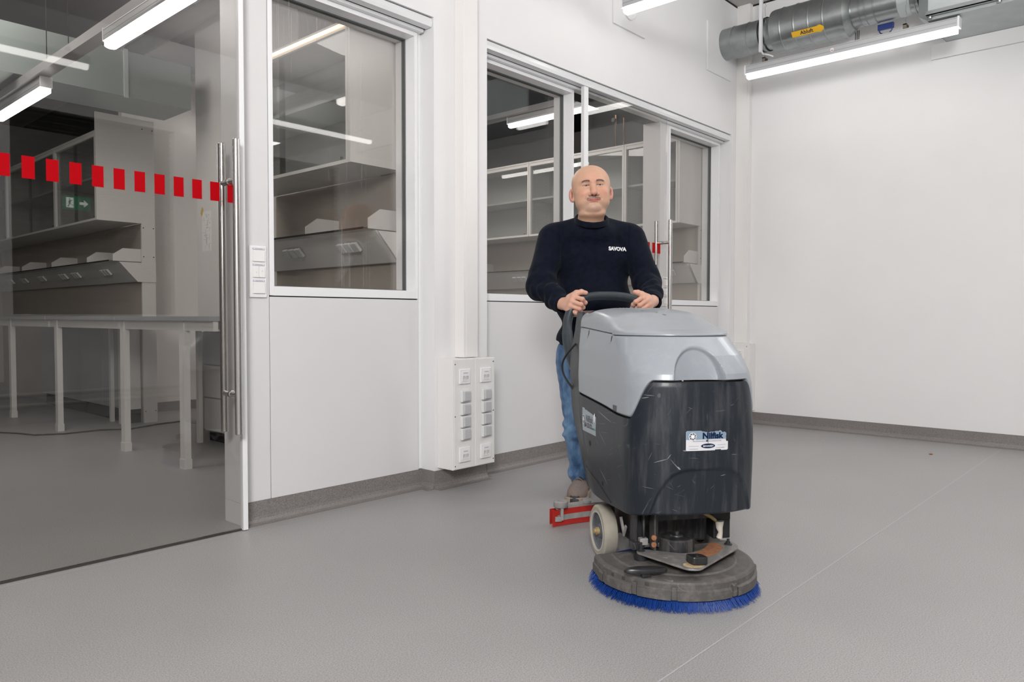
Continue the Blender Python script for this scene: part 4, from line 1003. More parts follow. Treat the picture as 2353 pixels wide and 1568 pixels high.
# lift frame
MB().box(-.212, -.205, .13, .175, .13, .262).box(-.212, -.172, .168, .175, .13, .262).box(-.225, -.19, .12, .16, .13, .155).build('lift_bracket', DUSTB, mach, .001)
MB().box(-.155, -.148, .10, .145, .13, .262).box(-.148, -.125, .138, .145, .13, .262).build('lift_bracket', DUSTB, mach, .001)
MB().tube([(-.178, .14, .135), (-.178, .14, .262)], .005, 8).build('lift_rod', DUSTB, mach)
MB().box(-.196, -.166, .125, .150, .142, .166).build('rod_block', GREYC, mach, .003)
for z in (.152, .176): MB().lathe([(.009, 0), (.009, .006)], (-.158, .100, z), (0, -1, 0), 12).build('rusty_nut', RUST, mach)
MB().box(.10, .165, .17, .23, .135, .225).box(.085, .158, .155, .21, .205, .25).build('solution_valve', BLACK, mach, .004)
MB().tube([(.112, .150, .205), (.112, .150, .18), (.115, .147, .165), (.112, .150, .145)], [.016, .012, .008, .011], 12).build('white_hose_fitting', mat('fitting_cream', (.62, .58, .50), .5, noise=.1, nscale=50), mach)
MB().tube([(.02, .09, .255), (.055, .10, .235), (.085, .13, .215)], .006, 8).build('ochre_hose', mat('hose_ochre', (.32, .22, .07), .5), mach)
MB().prism([(.235, .185), (.25, .16), (.275, .205), (.29, .20), (.25, .14), (.225, .18)], 0, -.212, -.206).build('spring_tab', GREYC, mach)
# brush bristles ----------------------------------------------------------------
rn = random.Random(5); m = MB(); N = 4200
for i in range(N):
    a = PI * 2 * i / N + rn.uniform(-.004, .004); lay = i % 3; R0 = .238 + .011 * lay; R1 = R0 + .022 + rn.uniform(-.014, .016); a1 = a + rn.uniform(-.05, .05)
    w_ = .0010; zt, zb = .040, .001 + rn.random() * .003
    for ang, R_, z in (): pass
    p0 = Vector((DU + R0 * math.cos(a), -(DV + R0 * math.sin(a)), zt)); p1 = Vector((DU + (R0 * .45 + R1 * .55) * math.cos(a * .5 + a1 * .5), -(DV + (R0 * .45 + R1 * .55) * math.sin(a * .5 + a1 * .5)), (zt + zb) * .5)); p2 = Vector((DU + R1 * math.cos(a1), -(DV + R1 * math.sin(a1)), zb))
    t = Vector((-math.sin(a), -math.cos(a), 0)) * w_; n_ = Vector((math.cos(a), -math.sin(a), 0)) * w_
    vs = []
    for p, k in ((p0, 1), (p1, .9), (p2, .55)): vs += [p + t * k, p - t * .5 * k + n_ * .87 * k, p - t * .5 * k - n_ * .87 * k]
    m.add(vs, [(0, 1, 4, 3), (1, 2, 5, 4), (2, 0, 3, 5), (3, 4, 7, 6), (4, 5, 8, 7), (5, 3, 6, 8)])
br = m.build('bristles', BRUSH, mach, fix=False); tag(br, kind='stuff')
br.data.materials.append(mat('bristle_pale', (.12, .22, .50), .5))
for i, p in enumerate(br.data.polygons): p.material_index = 1 if (i // 6) % 9 == 0 else 0
MB().lathe([(.20, .02), (.262, .02), (.262, .045), (.20, .045)], (DU, -DV, 0), seg=60).build('brush_block', mat('brush_block_blue', (.01, .03, .12), .6), mach)
# squeegee ------------------------------------------------------------------------
sq_o = Vector((0, .93, 0))
SQC = .06
def sqarc(u): return .93 + .075 * (1 - (u / .36) ** 2) - .075
def sqstrip(name, y_off, z0, z1, th_, m_, u0=-.36, u1=.36, n=40, par=None):
    rows = []
    us = np.linspace(u0, u1, n)
    for dy, z in ((0, z0), (0, z1), (th_, z1), (th_, z0), (0, z0)):
        rows.append([(u + SQC, sqarc(u) + y_off + dy + .04, z) for u in us])
    mb = MB().grid(rows, smooth=False)
    for idx in (0, -1): mb.add([r[idx] for r in rows[:4]], [(0, 1, 2, 3)])
    return mb.build(name, m_, par or mach)
sqe = sqstrip('squeegee_blade', 0, .002, .074, .004, REDR, -.36, .36)
sqstrip('squeegee_blade', .05, .002, .07, .004, REDR)
sqstrip('clamp_strip', -.004, .026, .050, .003, GREYC, -.335, .335)
sqstrip('squeegee_body', .004, .070, .085, .046, GREYC, -.335, .335)
sqstrip('squeegee_core', .006, .028, .070, .040, mat('squeegee_dark', (.05, .05, .05), .6), -.32, .32)
for s_ in (-1, 1):
    u = s_ * .318
    MB().lathe([(.03, 0), (.032, .003), (.032, .024), (.028, .028), (.012, .028), (.012, .025), (.001, .025)], (u + SQC, sqarc(u) + .045, .085), seg=28).build('bumper_roller', GREYC, mach)
    MB().box(u + SQC - .006, u + SQC + .006, sqarc(u) + .018, sqarc(u) + .034, .03, .086).build('roller_post', GREYC, mach)
    MB().box(u + SQC - .03, u + SQC + .0, sqarc(u) + .022, sqarc(u) + .033, .024, .046).build('end_clamp', GREYC, mach, .002)
MB().box(.0, .12, .80, .99, .086, .100).box(.04, .08, .70, .90, .095, .125).build('squeegee_bracket', DUSTB, mach, .003)
MB().lathe([(.02, 0), (.02, .01), (.014, .018)], (-.12, .965, .086), seg=20).build('wing_nut', GREYC, mach)
MB().tube([(.06, .93, .10), (.03, .90, .2), (.02, .87, .34), (.02, .84, .45)], .019, 14).build('suction_hose', mat('hose_grey', (.09, .09, .095), .5), mach)

# ================================================================ WORKER
FH = Vector((FW.x, FW.y, 0)).normalized(); RH = Vector((FH.y, -FH.x, 0))
LAT0, DEP0 = .395, 3.86
def wp(lat, D): return RH * lat + FH * D
per = thing('person', 'bald man in navy sweatshirt and blue jeans pushing the floor scrubber by its handle', 'person', tuple(wp(LAT0, DEP0)), math.atan2(RH.y, RH.x))
def c(px, py, D):
    d = FW * 1738.5165 + RT * (px - 1176.5) - UP * (py - 784)
    t = D / d.dot(FH); P = Vector((0, 0, CAMZ)) + d * t
    return np.array([P.dot(RH) - LAT0, D - DEP0, P.z])
def mloc(u, v, z):   # scrubber local -> person frame
    w_ = Matrix.Rotation(mach.rotation_euler[2], 3, 'Z') @ Vector(L(u, v, z)) + Vector(mach.location)
    return np.array([w_.dot(RH) - LAT0, w_.dot(FH) - DEP0, w_.z])
def ell(P, c_, r_):
    q = P - c_; r_ = np.asarray(r_, float); a = np.linalg.norm(q / r_, axis=-1); b = np.linalg.norm(q / r_ ** 2, axis=-1); return a * (a - 1) / np.maximum(b, 1e-6)
def cap(P, a, b, ra, rb):
    a = np.asarray(a, float); b = np.asarray(b, float); ba = b - a; q = P - a; h = np.clip(q @ ba / (ba @ ba), 0, 1)
    return np.linalg.norm(q - h[..., None] * ba, axis=-1) - (ra + (rb - ra) * h)
def su(a, b, k): h = np.clip(.5 + .5 * (b - a) / k, 0, 1); return b * (1 - h) + a * h - k * h * (1 - h)
def sd(a, b, k): return -su(-a, b, k)      # a minus b
def nets(f, lo, hi, h):
    lo = np.array(lo, float); hi = np.array(hi, float); n = np.ceil((hi - lo) / h).astype(int) + 1
    ax = [lo[i] + h * np.arange(n[i]) for i in range(3)]; V = np.empty(n, np.float32)
    for i0 in range(0, n[0], 16):
        G = np.stack(np.meshgrid(ax[0][i0:i0 + 16], ax[1], ax[2], indexing='ij'), -1); V[i0:i0 + 16] = f(G)
    ins = V < 0; cs = tuple(n - 1); sm_ = np.zeros(cs + (3,), np.float32); ct = np.zeros(cs, np.float32); quads = []
    idx = np.stack(np.meshgrid(*[np.arange(k) for k in n], indexing='ij'), -1).astype(np.float32)
    for a in range(3):
        s0 = [slice(None)] * 3; s1 = [slice(None)] * 3; s0[a] = slice(None, -1); s1[a] = slice(1, None)
        v0, v1 = V[tuple(s0)], V[tuple(s1)]; E_ = (v0 < 0) != (v1 < 0)
        I = np.argwhere(E_); v0 = v0[E_]; v1 = v1[E_]; t = v0 / (v0 - v1); Pp = I.astype(np.float32).copy(); Pp[:, a] += t
        b_, c_ = (a + 1) % 3, (a + 2) % 3
        ok = (I[:, b_] > 0) & (I[:, c_] > 0) & (I[:, b_] < n[b_] - 1) & (I[:, c_] < n[c_] - 1); I = I[ok]; Pp = Pp[ok]; flip = (v0 < 0)[ok]
        cells = []
        for db, dc in ((0, 0), (-1, 0), (-1, -1), (0, -1)):
            J = I.copy(); J[:, b_] += db; J[:, c_] += dc; np.add.at(sm_, (J[:, 0], J[:, 1], J[:, 2]), Pp); np.add.at(ct, (J[:, 0], J[:, 1], J[:, 2]), 1)
            cells.append(np.ravel_multi_index((J[:, 0], J[:, 1], J[:, 2]), cs))
        q = np.stack(cells, 1); q[~flip] = q[~flip][:, ::-1]; quads.append(q)
    q = np.concatenate(quads); u, inv = np.unique(q, return_inverse=True); inv = inv.reshape(q.shape)
    co = (sm_.reshape(-1, 3)[u] / ct.reshape(-1)[u][:, None]) * h + lo
    return co, inv
def mk(name, co, q, m_, par, smooth_it=0):
    me = bpy.data.meshes.new(name); me.vertices.add(len(co)); me.vertices.foreach_set('co', np.asarray(co, np.float32).ravel())
    me.loops.add(q.size); me.loops.foreach_set('vertex_index', q.ravel().astype(np.int32)); me.polygons.add(len(q))
    me.polygons.foreach_set('loop_start', np.arange(0, q.size, 4, dtype=np.int32)); me.update(calc_edges=True); me.validate()
    me.polygons.foreach_set('use_smooth', [True] * len(me.polygons))
    bm = bmesh.new(); bm.from_mesh(me); bmesh.ops.recalc_face_normals(bm, faces=bm.faces); bm.to_mesh(me); bm.free()
    o = bpy.data.objects.new(name, me); COL.objects.link(o); o.parent = par; me.materials.append(m_); return o
# ---- head (local: x viewer right, y toward viewer, z up, origin between the eyes)
def head(P):
    x, y, z = P[..., 0], P[..., 1], P[..., 2]; ax_ = np.abs(x); Q = np.stack([ax_, y, z], -1)
    d = ell(P, (0, -.022, .028), (.0905, .106, .083))
    d = su(d, ell(P, (0, .000, .005), (.087, .088, .085)), .03)
    d = su(d, ell(P, (0, .012, -.048), (.081, .073, .072)), .03)
    d = su(d, ell(Q, (.040, .018, -.078), (.042, .056, .040)), .022)     # jowls
    d = su(d, cap(P, (0, -.022, -.08), (0, -.040, -.175), .064, .066), .022)
    d = su(d, ell(P, (0, .020, -.132), (.062, .054, .026)), .030)      # double chin
    d = sd(d, cap(Q, (0, .086, -.136), (.034, .070, -.128), .0030, .002), .014)
    d = su(d, ell(P, (0, .060, -.106), (.034, .033, .025)), .016)      # chin
    d = su(d, ell(Q, (.047, .056, -.038), (.027, .025, .024)), .020)   # cheeks
    d = su(d, ell(Q, (.052, .046, -.066), (.021, .022, .022)), .018)
    d = su(d, ell(P, (0, .064, -.070), (.042, .026, .026)), .016)       # muzzle
    d = su(d, cap(Q, (.010, .085, .0170), (.048, .070, .0175), .0105, .0095), .011)  # brow ridge
    d = sd(d, ell(Q, (.033, .097, -.002), (.0205, .017, .0130)), .012)   # sockets
    d = su(d, ell(Q, (.033, .0675, -.001), (.0180, .0165, .0135)), .005)  # lids
    d = su(d, cap(Q, (.019, .0800, .0085), (.049, .0715, .0060), .0042, .0038), .005)  # hooded upper lid
    d = su(d, cap(Q, (.022, .0785, -.0120), (.043, .0745, -.0125), .0034, .0034), .006)     # eye bag
    d = sd(d, ell(Q, (.0335, .084, -.0012), (.0145, .020, .0031)), .0012)
    d = su(d, cap(P, (0, .080, .006), (0, .1080, -.038), .0095, .0150), .010)  # nose
    d = su(d, ell(P, (0, .109, -.0420), (.0165, .0135, .0125)), .006)
    d = su(d, ell(Q, (.0190, .094, -.0460), (.0100, .0120, .0098)), .005)
    d = sd(d, ell(Q, (.0095, .103, -.0560), (.0058, .0080, .0048)), .003)
    d = sd(d, cap(Q, (.0245, .0945, -.041), (.0400, .0790, -.068), .0026, .0002), .010)     # nasolabial fold
    up_ = cap(Q, (.0, .0905, -.0708), (.0290, .0785, -.0715), .0036, .0022); lo_ = cap(Q, (0, .0890, -.0790), (.0260, .0785, -.0752), .0050, .0024)
    d = su(d, up_, .0035); d = su(d, lo_, .0035)
    d = sd(d, cap(Q, (0, .0960, -.0747), (.0330, .0790, -.0722), .0014, .0013), .0022)
    d = sd(d, cap(Q, (.0, .0945, -.060), (0, .0945, -.066), .002, .002), .004)
    d = sd(d, cap(Q, (-.0, .0935, -.0895), (.016, .0880, -.0890), .0035, .003), .009)
    d = sd(d, cap(Q, (.0025, .0955, .020), (.0035, .0940, .006), .0012, .001), .004)
    d = sd(d, cap(Q, (.052, .0660, .001), (.062, .0560, -.003), .0007, .0006), .003)
    d = sd(d, cap(Q, (.051, .0655, -.004), (.060, .0560, -.012), .0007, .0006), .003)
    # forehead furrows
    d = d + .0006 * np.sin(z * 420) * np.exp(-((z - .052) / .018) ** 2) * (y > .04) * np.exp(-(x / .04) ** 2)
    # ears
    ea = (Q - np.array((.0955, -.014, -.030))); th_ = .62
    ex = ea[..., 0] * math.cos(th_) + ea[..., 1] * math.sin(th_); ey = -ea[..., 0] * math.sin(th_) + ea[..., 1] * math.cos(th_)
    E2 = np.stack([ex, ey, ea[..., 2]], -1)
    ear = ell(E2, (0, -.004, 0), (.0085, .019, .033)); ear = su(ear, ell(E2, (-.001, .002, -.026), (.007, .009, .010)), .006)
    ear = sd(ear, ell(E2, (.0085, .004, .002), (.0085, .0105, .021)), .004)
    d = su(d, ear, .006)
    return d
HO = c(1358.5, 431.5, 3.765); ROLL = math.radians(3.6)
def head2p(co):
    co = np.asarray(co, float); x, y, z = co[:, 0], co[:, 1], co[:, 2]; cr, sr = math.cos(ROLL), math.sin(ROLL)
    k = ss(-.175, -.08, z)
    xr = x * cr - z * sr; zr = x * sr + z * cr; xx = x + (xr - x) * k; zz = z + (zr - z) * k
    return np.stack([HO[0] + xx, HO[1] - y, HO[2] + zz], 1)
hco, hq = nets(head, (-.125, -.145, -.215), (.125, .135, .125), .0016)
hl = hco.copy(); hpos = head2p(hco)
def headcol(p):
    x, y, z = p[:, 0], p[:, 1], p[:, 2]; ax_ = np.abs(x)
    base = np.array((.57, .335, .225)); col = np.tile(base, (len(p), 1))
    def mixin(cc, w): 
        w = np.clip(w, 0, 1)[:, None]; col[:] = col * (1 - w) + np.array(cc) * w
    nz = np.array([mnoise.noise(Vector(q * 45)) for q in p]); col *= (1 + .05 * nz)[:, None]
    front = ss(.0, .05, y)
    mixin((.60, .25, .18), .62 * np.exp(-((ax_ - .048) / .022) ** 2 - ((z + .035) / .022) ** 2) * front)
    mixin((.58, .24, .18), .8 * np.exp(-(x / .018) ** 2 - ((z + .042) / .018) ** 2) * ss(.07, .09, y))
    mixin((.62, .29, .21), .5 * np.exp(-(x / .03) ** 2 - ((z - .03) / .03) ** 2) * front)
    mixin((.55, .24, .19), .7 * ss(.088, .098, ax_) * (z > -.09))
    mixin((.22, .075, .055), .8 * ss(.0905, .094, ax_) * np.exp(-((z + .029) / .017) ** 4) * ss(-.022, -.012, y) * (1 - ss(.099, .103, ax_)))  # shade of the ear hollow painted into the skin colour
    mixin((.42, .30, .25), .45 * np.exp(-((z + .105) / .03) ** 2 - (x / .06) ** 2) * front)
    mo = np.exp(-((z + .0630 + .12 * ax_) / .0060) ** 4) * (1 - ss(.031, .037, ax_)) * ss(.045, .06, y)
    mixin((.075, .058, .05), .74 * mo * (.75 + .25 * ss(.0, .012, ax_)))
    li = np.maximum(np.exp(-((z + .0705 + .05 * ax_) / .0036) ** 4), np.exp(-((z + .0790 - .17 * ax_) / .0046) ** 4)) * (ax_ < .030) * (y > .065)
    mixin((.48, .12, .11), .85 * li); mixin((.10, .03, .03), .9 * np.exp(-((z + .0748 - .07 * ax_) / .0011) ** 2) * (ax_ < .033) * (y > .065))
    arch = .0165 + .004 * np.sin(np.clip((ax_ - .012) / .042, 0, 1) * PI) - .10 * np.clip(ax_ - .044, 0, 1)
    br_ = np.exp(-((z - arch) / .0048) ** 4) * ss(.010, .020, ax_) * (1 - ss(.050, .058, ax_)) * (y > .04)
    hair = np.clip(.95 + .22 * np.array([mnoise.noise(Vector((q[0] * 500, q[1] * 100, q[2] * 160))) for q in p]), 0, 1)
    mixin((.035, .02, .015), .95 * br_ * hair)
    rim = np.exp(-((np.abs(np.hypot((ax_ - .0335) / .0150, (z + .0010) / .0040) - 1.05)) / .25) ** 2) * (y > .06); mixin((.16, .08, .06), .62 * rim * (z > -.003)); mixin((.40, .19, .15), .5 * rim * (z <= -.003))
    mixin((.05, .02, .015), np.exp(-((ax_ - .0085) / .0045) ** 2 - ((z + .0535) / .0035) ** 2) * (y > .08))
    mixin((.44, .22, .16), .45 * np.exp(-((z + .0128) / .004) ** 2 - ((ax_ - .032) / .014) ** 2) * (y > .06))
    return col
hc = headcol(hl)
# ---- hands
def fing(P, pts, rs, k=.004):
    d = None
    for i in range(len(pts) - 1):
        e_ = cap(P, pts[i], pts[i + 1], rs[i], rs[i + 1]); d = e_ if d is None else su(d, e_, k)
    for p_, r_ in zip(pts[1:-1], rs[1:-1]): d = su(d, np.linalg.norm(P - p_, axis=-1) - r_ * 1.03, k)
    return d
def make_hand(wr, mcp, chains, thumb, el, lo, hi):
    wr = np.array(wr)
    def f(P):
        d = cap(P, el, wr, .036, .0285)
        for m_ in mcp: d = su(d, cap(P, wr + (np.array(m_) - wr) * .15, m_, .019, .0125), .016)
        for a_, b_ in zip(mcp, mcp[1:]): d = su(d, cap(P, a_, b_, .0115, .0115), .006)
        for m_ in mcp: d = su(d, np.linalg.norm(P - m_, axis=-1) - .0128, .004)
        fs = None
        for ch_ in chains:
            e_ = fing(P, ch_, [.0112, .0103, .0093, .0080][:len(ch_)]); fs = e_ if fs is None else np.minimum(fs, e_)
        d = su(d, fs, .0045)
        th_ = fing(P, thumb, [.0170, .0150, .0125, .0105][:len(thumb)]); d = su(d, th_, .008)
        return d
    return nets(f, lo, hi, .0018)
def A(*a): return [np.array(q) for q in a]
# hand at viewer left (gripping left corner of the hoop)
wl_ = c(1290, 698, 3.56); ml = A(c(1317.5, 682, 3.475), c(1314, 692.5, 3.463), c(1310.5, 703, 3.464), c(1306.5, 712.5, 3.472))
cl = [A(ml[0], c(1338, 688, 3.452), c(1345, 696, 3.468), c(1343, 701, 3.488)), A(ml[1], c(1335, 700, 3.447), c(1340, 707, 3.466), c(1336, 711, 3.487)),
      A(ml[2], c(1331, 710, 3.452), c(1334, 716, 3.470), c(1329, 719, 3.488)), A(ml[3], c(1323, 719, 3.462), c(1325, 723, 3.478), c(1320, 725, 3.494))]
tl = A(c(1309, 684, 3.50), c(1325, 674.5, 3.485), c(1336, 671.5, 3.482), c(1346, 673.5, 3.484))
H1 = make_hand(wl_, ml, cl, tl[0:1] + tl[1:], c(1255, 690, 3.66), c(1262, 735, 3.40), c(1362, 655, 3.66))
wr_ = c(1500, 692, 3.56); mr = A(c(1479, 682, 3.475), c(1487, 690, 3.463), c(1491, 700, 3.466), c(1492, 709, 3.474))
crr = [A(mr[0], c(1461, 694, 3.452), c(1455, 700, 3.466), c(1457, 704, 3.486)), A(mr[1], c(1470, 702, 3.448), c(1464, 708, 3.466), c(1468, 712, 3.486)),
       A(mr[2], c(1476, 711, 3.454), c(1470, 716, 3.470), c(1474, 720, 3.488)), A(mr[3], c(1480, 718, 3.464), c(1475, 722, 3.478), c(1479, 725, 3.494))]
tr_ = A(c(1489, 684, 3.50), c(1474, 677, 3.488), c(1466, 673, 3.484), c(1459, 671.5, 3.484))
H2 = make_hand(wr_, mr, crr, tr_, c(1496, 674, 3.67), c(1445, 735, 3.40), c(1520, 650, 3.66))
def handcol(co, joints, tips):
    col = np.tile(np.array((.60, .345, .25)), (len(co), 1))
    nz = np.array([mnoise.noise(Vector(q * 60)) for q in co]); col *= (1 + .06 * nz)[:, None]
    for j in joints: w_ = .55 * np.exp(-(np.linalg.norm(co - j, axis=1) / .013) ** 2)[:, None]; col = col * (1 - w_) + np.array((.56, .24, .18)) * w_
    for j in tips: w_ = .6 * np.exp(-(np.linalg.norm(co - j, axis=1) / .012) ** 2)[:, None]; col = col * (1 - w_) + np.array((.62, .27, .21)) * w_
    return col
# ---- garment shapes (person frame)
Sl, El, Wl = c(1270, 549, 3.86), c(1242, 655, 3.74), c(1291, 699, 3.575)
Sr, Er, Wr = c(1450, 549, 3.86), c(1488, 652, 3.77), c(1499, 692, 3.585)
def torso(P, g=0.0):
    d = ell(P, c(1361, 600, 3.88), (.205 + g, .128 + g, .185 + g))
    d = su(d, ell(P, c(1361, 690, 3.865), (.196 + g, .148 + g, .165 + g)), .05)
    d = su(d, ell(P, c(1360, 775, 3.885), (.188 + g, .134 + g, .105 + g)), .04)
    d = su(d, cap(P, c(1287, 545, 3.88), c(1432, 545, 3.88), .066 + g, .066 + g), .05)
    d = su(d, cap(P, c(1335, 520, 3.865), c(1278, 541, 3.87), .050 + g, .052 + g), .04)
    d = su(d, cap(P, c(1383, 520, 3.865), c(1440, 541, 3.87), .050 + g, .052 + g), .04)
    d = su(d, ell(P, c(1359.5, 540, 3.845), (.135 + g, .110 + g, .075 + g)), .03)
    return d
def folds(P, a, b, amp, f, ph):
    a = np.asarray(a); b = np.asarray(b); ax_ = (b - a) / np.linalg.norm(b - a); q = P - a; s_ = q @ ax_
    side = np.array([ax_[2], .3, -ax_[0]]); side /= np.linalg.norm(side); t = q @ side
    w_ = np.sin(s_ * f + t * f * .55 + ph + 1.3 * np.sin(t * 22 + ph)); w2 = np.sin(s_ * f * 1.7 - t * f * .9 + ph * 2)
    return amp * (np.abs(w_) ** .7 * np.sign(w_) * .7 + .35 * w2)
def shirt(P):
    d = torso(P)
    z = P[..., 2]; x = P[..., 0]; y = P[..., 1]
    la = su(cap(P, Sl, El, .076, .068), cap(P, El, Wl, .068, .046), .035)
    ra = su(cap(P, Sr, Er, .074, .066), cap(P, Er, Wr, .066, .046), .035)
    la = la + folds(P, El, Wl, .0085, 62, .5) * np.exp(-(np.linalg.norm(P - (El + Wl) / 2, axis=-1) / .13) ** 4) + folds(P, Sl, El, .0055, 40, 2) * np.exp(-(np.linalg.norm(P - El, axis=-1) / .14) ** 2)
    ra = ra + folds(P, Er, Wr, .0085, 62, 1.7) * np.exp(-(np.linalg.norm(P - (Er + Wr) / 2, axis=-1) / .13) ** 4) + folds(P, Sr, Er, .0055, 40, .3) * np.exp(-(np.linalg.norm(P - Er, axis=-1) / .14) ** 2)
    # loose body drapes
    d = d + .0065 * np.sin(x * 34 + z * 21 + 1.5 * np.sin(z * 9)) * ss(1.15, .85, z) + .0025 * np.sin(x * 60 - z * 48 + 1) * ss(.95, .80, z)
    sx = np.abs(x - (c(1361, 600, 3.88)[0])); d = d + .005 * np.sin((z * 1.0 + sx * .9) * 55) * np.exp(-((sx - .15) / .05) ** 2) * np.exp(-((z - 1.25) / .08) ** 2)
    d = su(d, la, .022); d = su(d, ra, .022)
    # seam at sleeve head
    d = d + .0036 * np.exp(-((np.abs(x - c(1361, 600, 3.88)[0]) - (.165 + .06 * (z - 1.25))) / .0035) ** 2) * ss(1.12, 1.2, z) * (y < 0)
    # hem rib: body drawn in at the bottom
    zh = c(1280, 812, 3.87)[2]; hb = zh + .062
    d = d + .012 * ss(hb + .004, hb - .004, z)
    d = np.maximum(d, zh - z)
    # cuffs
    for E_, W_ in ((El, Wl), (Er, Wr)):
        ax_ = (W_ - E_) / np.linalg.norm(W_ - E_); q = P - W_; s_ = q @ ax_; rad = np.linalg.norm(q - s_[..., None] * ax_, axis=-1)
        near = (rad < .09)
        d = np.where(near & (s_ > -.035), np.maximum(rad - .0415, -.2) * 1.0, d) if False else d
        cf = np.maximum(rad - (.040 + .0008 * np.cos(s_ * 900)), np.abs(s_ + .010) - .032); d = su(d, cf, .006)
        cut = np.maximum(rad - .0365, np.abs(s_ - .03) - .045); d = sd(d, cut, .002)
        d = np.where((s_ > .0225) & (rad < .075), np.maximum(d, s_ - .0225), d)
    # neck opening and ribbed collar
    nc = c(1359.5, 504, 3.805); tilt = .44
    q = P - nc; zz = q[..., 2] - q[..., 1] * tilt; rr_ = np.hypot(q[..., 0] / 1.0, q[..., 1] / 1.05)
    hole = np.maximum(rr_ - .0725, np.maximum(-zz - .012, zz - .2)); d = sd(d, hole, .004)
    col_ = np.hypot((rr_ - .0785) * 1.0, np.maximum(np.abs(zz + .004) - .009, 0)) - .0062; d = su(d, col_, .005)
    return d
def jeans(P):
    x, y, z = P[..., 0], P[..., 1], P[..., 2]
    hl_, kl, al = c(1320, 830, 3.93), c(1328, 985, 3.865), c(1334.5, 1112, 3.86)
    hr, kr, ar_ = c(1396, 830, 3.94), c(1402, 985, 3.97), c(1403, 1098, 4.12)
    d = ell(P, c(1360, 805, 3.91), (.178, .125, .12))
    d1 = su(cap(P, hl_, kl, .098, .067), cap(P, kl, al, .067, .051), .03)
    d2 = su(cap(P, hr, kr, .100, .074), cap(P, kr, ar_, .074, .055), .03)
    fz = .0035 * np.sin(z * 70 + x * 60 + 2 * np.sin(z * 14)) + .0020 * np.sin(z * 130 - x * 90)
    kw = np.exp(-((z - kl[2]) / .06) ** 2) + np.exp(-((z - al[2] - .03) / .07) ** 2) * 1.5
    d1 = d1 + fz * (.35 + kw); d2 = d2 + fz * (.35 + kw)
    d1 = d1 - .008 * np.exp(-((z - al[2] - .055) / .018) ** 2) - .010 * np.exp(-((z - kl[2] + .035) / .02) ** 2) * (x < kl[0])
    d = su(d, d1, .03); d = su(d, d2, .03)
    d = np.maximum(d, al[2] - .006 - z)
    d = np.maximum(d, z - c(1320, 790, 3.9)[2])
    return d
def core(P):
    d = torso(P, -.016)
    for S_, E_, W_ in ((Sl, El, wl_), (Sr, Er, wr_)): d = su(d, su(cap(P, S_, E_, .055, .045), cap(P, E_, W_, .045, .027), .02), .02)
    for h_, k_, a_ in ((c(1320, 830, 3.93), c(1328, 985, 3.865), c(1334.5, 1125, 3.87)), (c(1396, 830, 3.94), c(1402, 985, 3.97), c(1403, 1112, 4.14))):
        d = su(d, su(cap(P, h_, k_, .080, .052), cap(P, k_, a_, .052, .036), .02), .03)
    d = su(d, cap(P, c(1359, 470, 3.80), c(1359.5, 530, 3.86), .058, .062), .02)
    return d
SKIN = mat('skin', (.6, .35, .26), .48, sub=.12, bump=.12, bscale=420)
at = nd(SKIN, 'ShaderNodeAttribute'); at.attribute_name = 'skin_colour'; lk(SKIN, at.outputs['Color'], SKIN.node_tree.nodes['Principled BSDF'].inputs['Base Color'])
kco, kq = nets(core, (-.40, -.40, .08), (.40, .42, 1.50), .011)
cos = [kco, hpos, H1[0], H2[0]]; off = np.cumsum([0] + [len(q) for q in cos]); qs = [kq, hq + off[1], H1[1] + off[2], H2[1] + off[3]]
bodyo = mk('body', np.concatenate(cos), np.concatenate(qs), SKIN, per)
cc = np.concatenate([np.tile(np.array((.6, .35, .26)), (len(kco), 1)), hc, handcol(H1[0], ml + [q[1] for q in cl], [q[-1] for q in cl] + [tl[-1]]), handcol(H2[0], mr + [q[1] for q in crr], [q[-1] for q in crr] + [tr_[-1]])])
ca = bodyo.data.color_attributes.new('skin_colour', 'FLOAT_COLOR', 'POINT'); ca.data.foreach_set('color', np.concatenate([cc, np.ones((len(cc), 1))], 1).astype(np.float32).ravel())
# eyes
EW = mat('eye_white', (.62, .58, .55), .15); IR = mat('iris_brown', (.055, .035, .025), .1); PU = mat('pupil', (.004, .004, .004), .08)
for s_ in (-1, 1):
    ce = head2p(np.array([[s_ * .0335, .0700, -.0008]]))[0]
    e_ = MB().lathe([(.0122 * math.sin(a), -.0122 * math.cos(a)) for a in np.linspace(.02, PI - .02, 18)], tuple(ce), (0, -1, 0), 24).build('eye', EW, per)
    MB().lathe([(.0124 * math.sin(a), .0124 * math.cos(a)) for a in np.linspace(.56, .02, 7)], tuple(ce), (0, -1, 0), 24).build('iris', IR, e_)
    MB().lathe([(.0126 * math.sin(a), .0126 * math.cos(a)) for a in np.linspace(.20, .01, 5)], tuple(ce), (0, -1, 0), 20).build('pupil', PU, e_)
# nails
NAIL = mat('nail', (.66, .42, .36), .25)
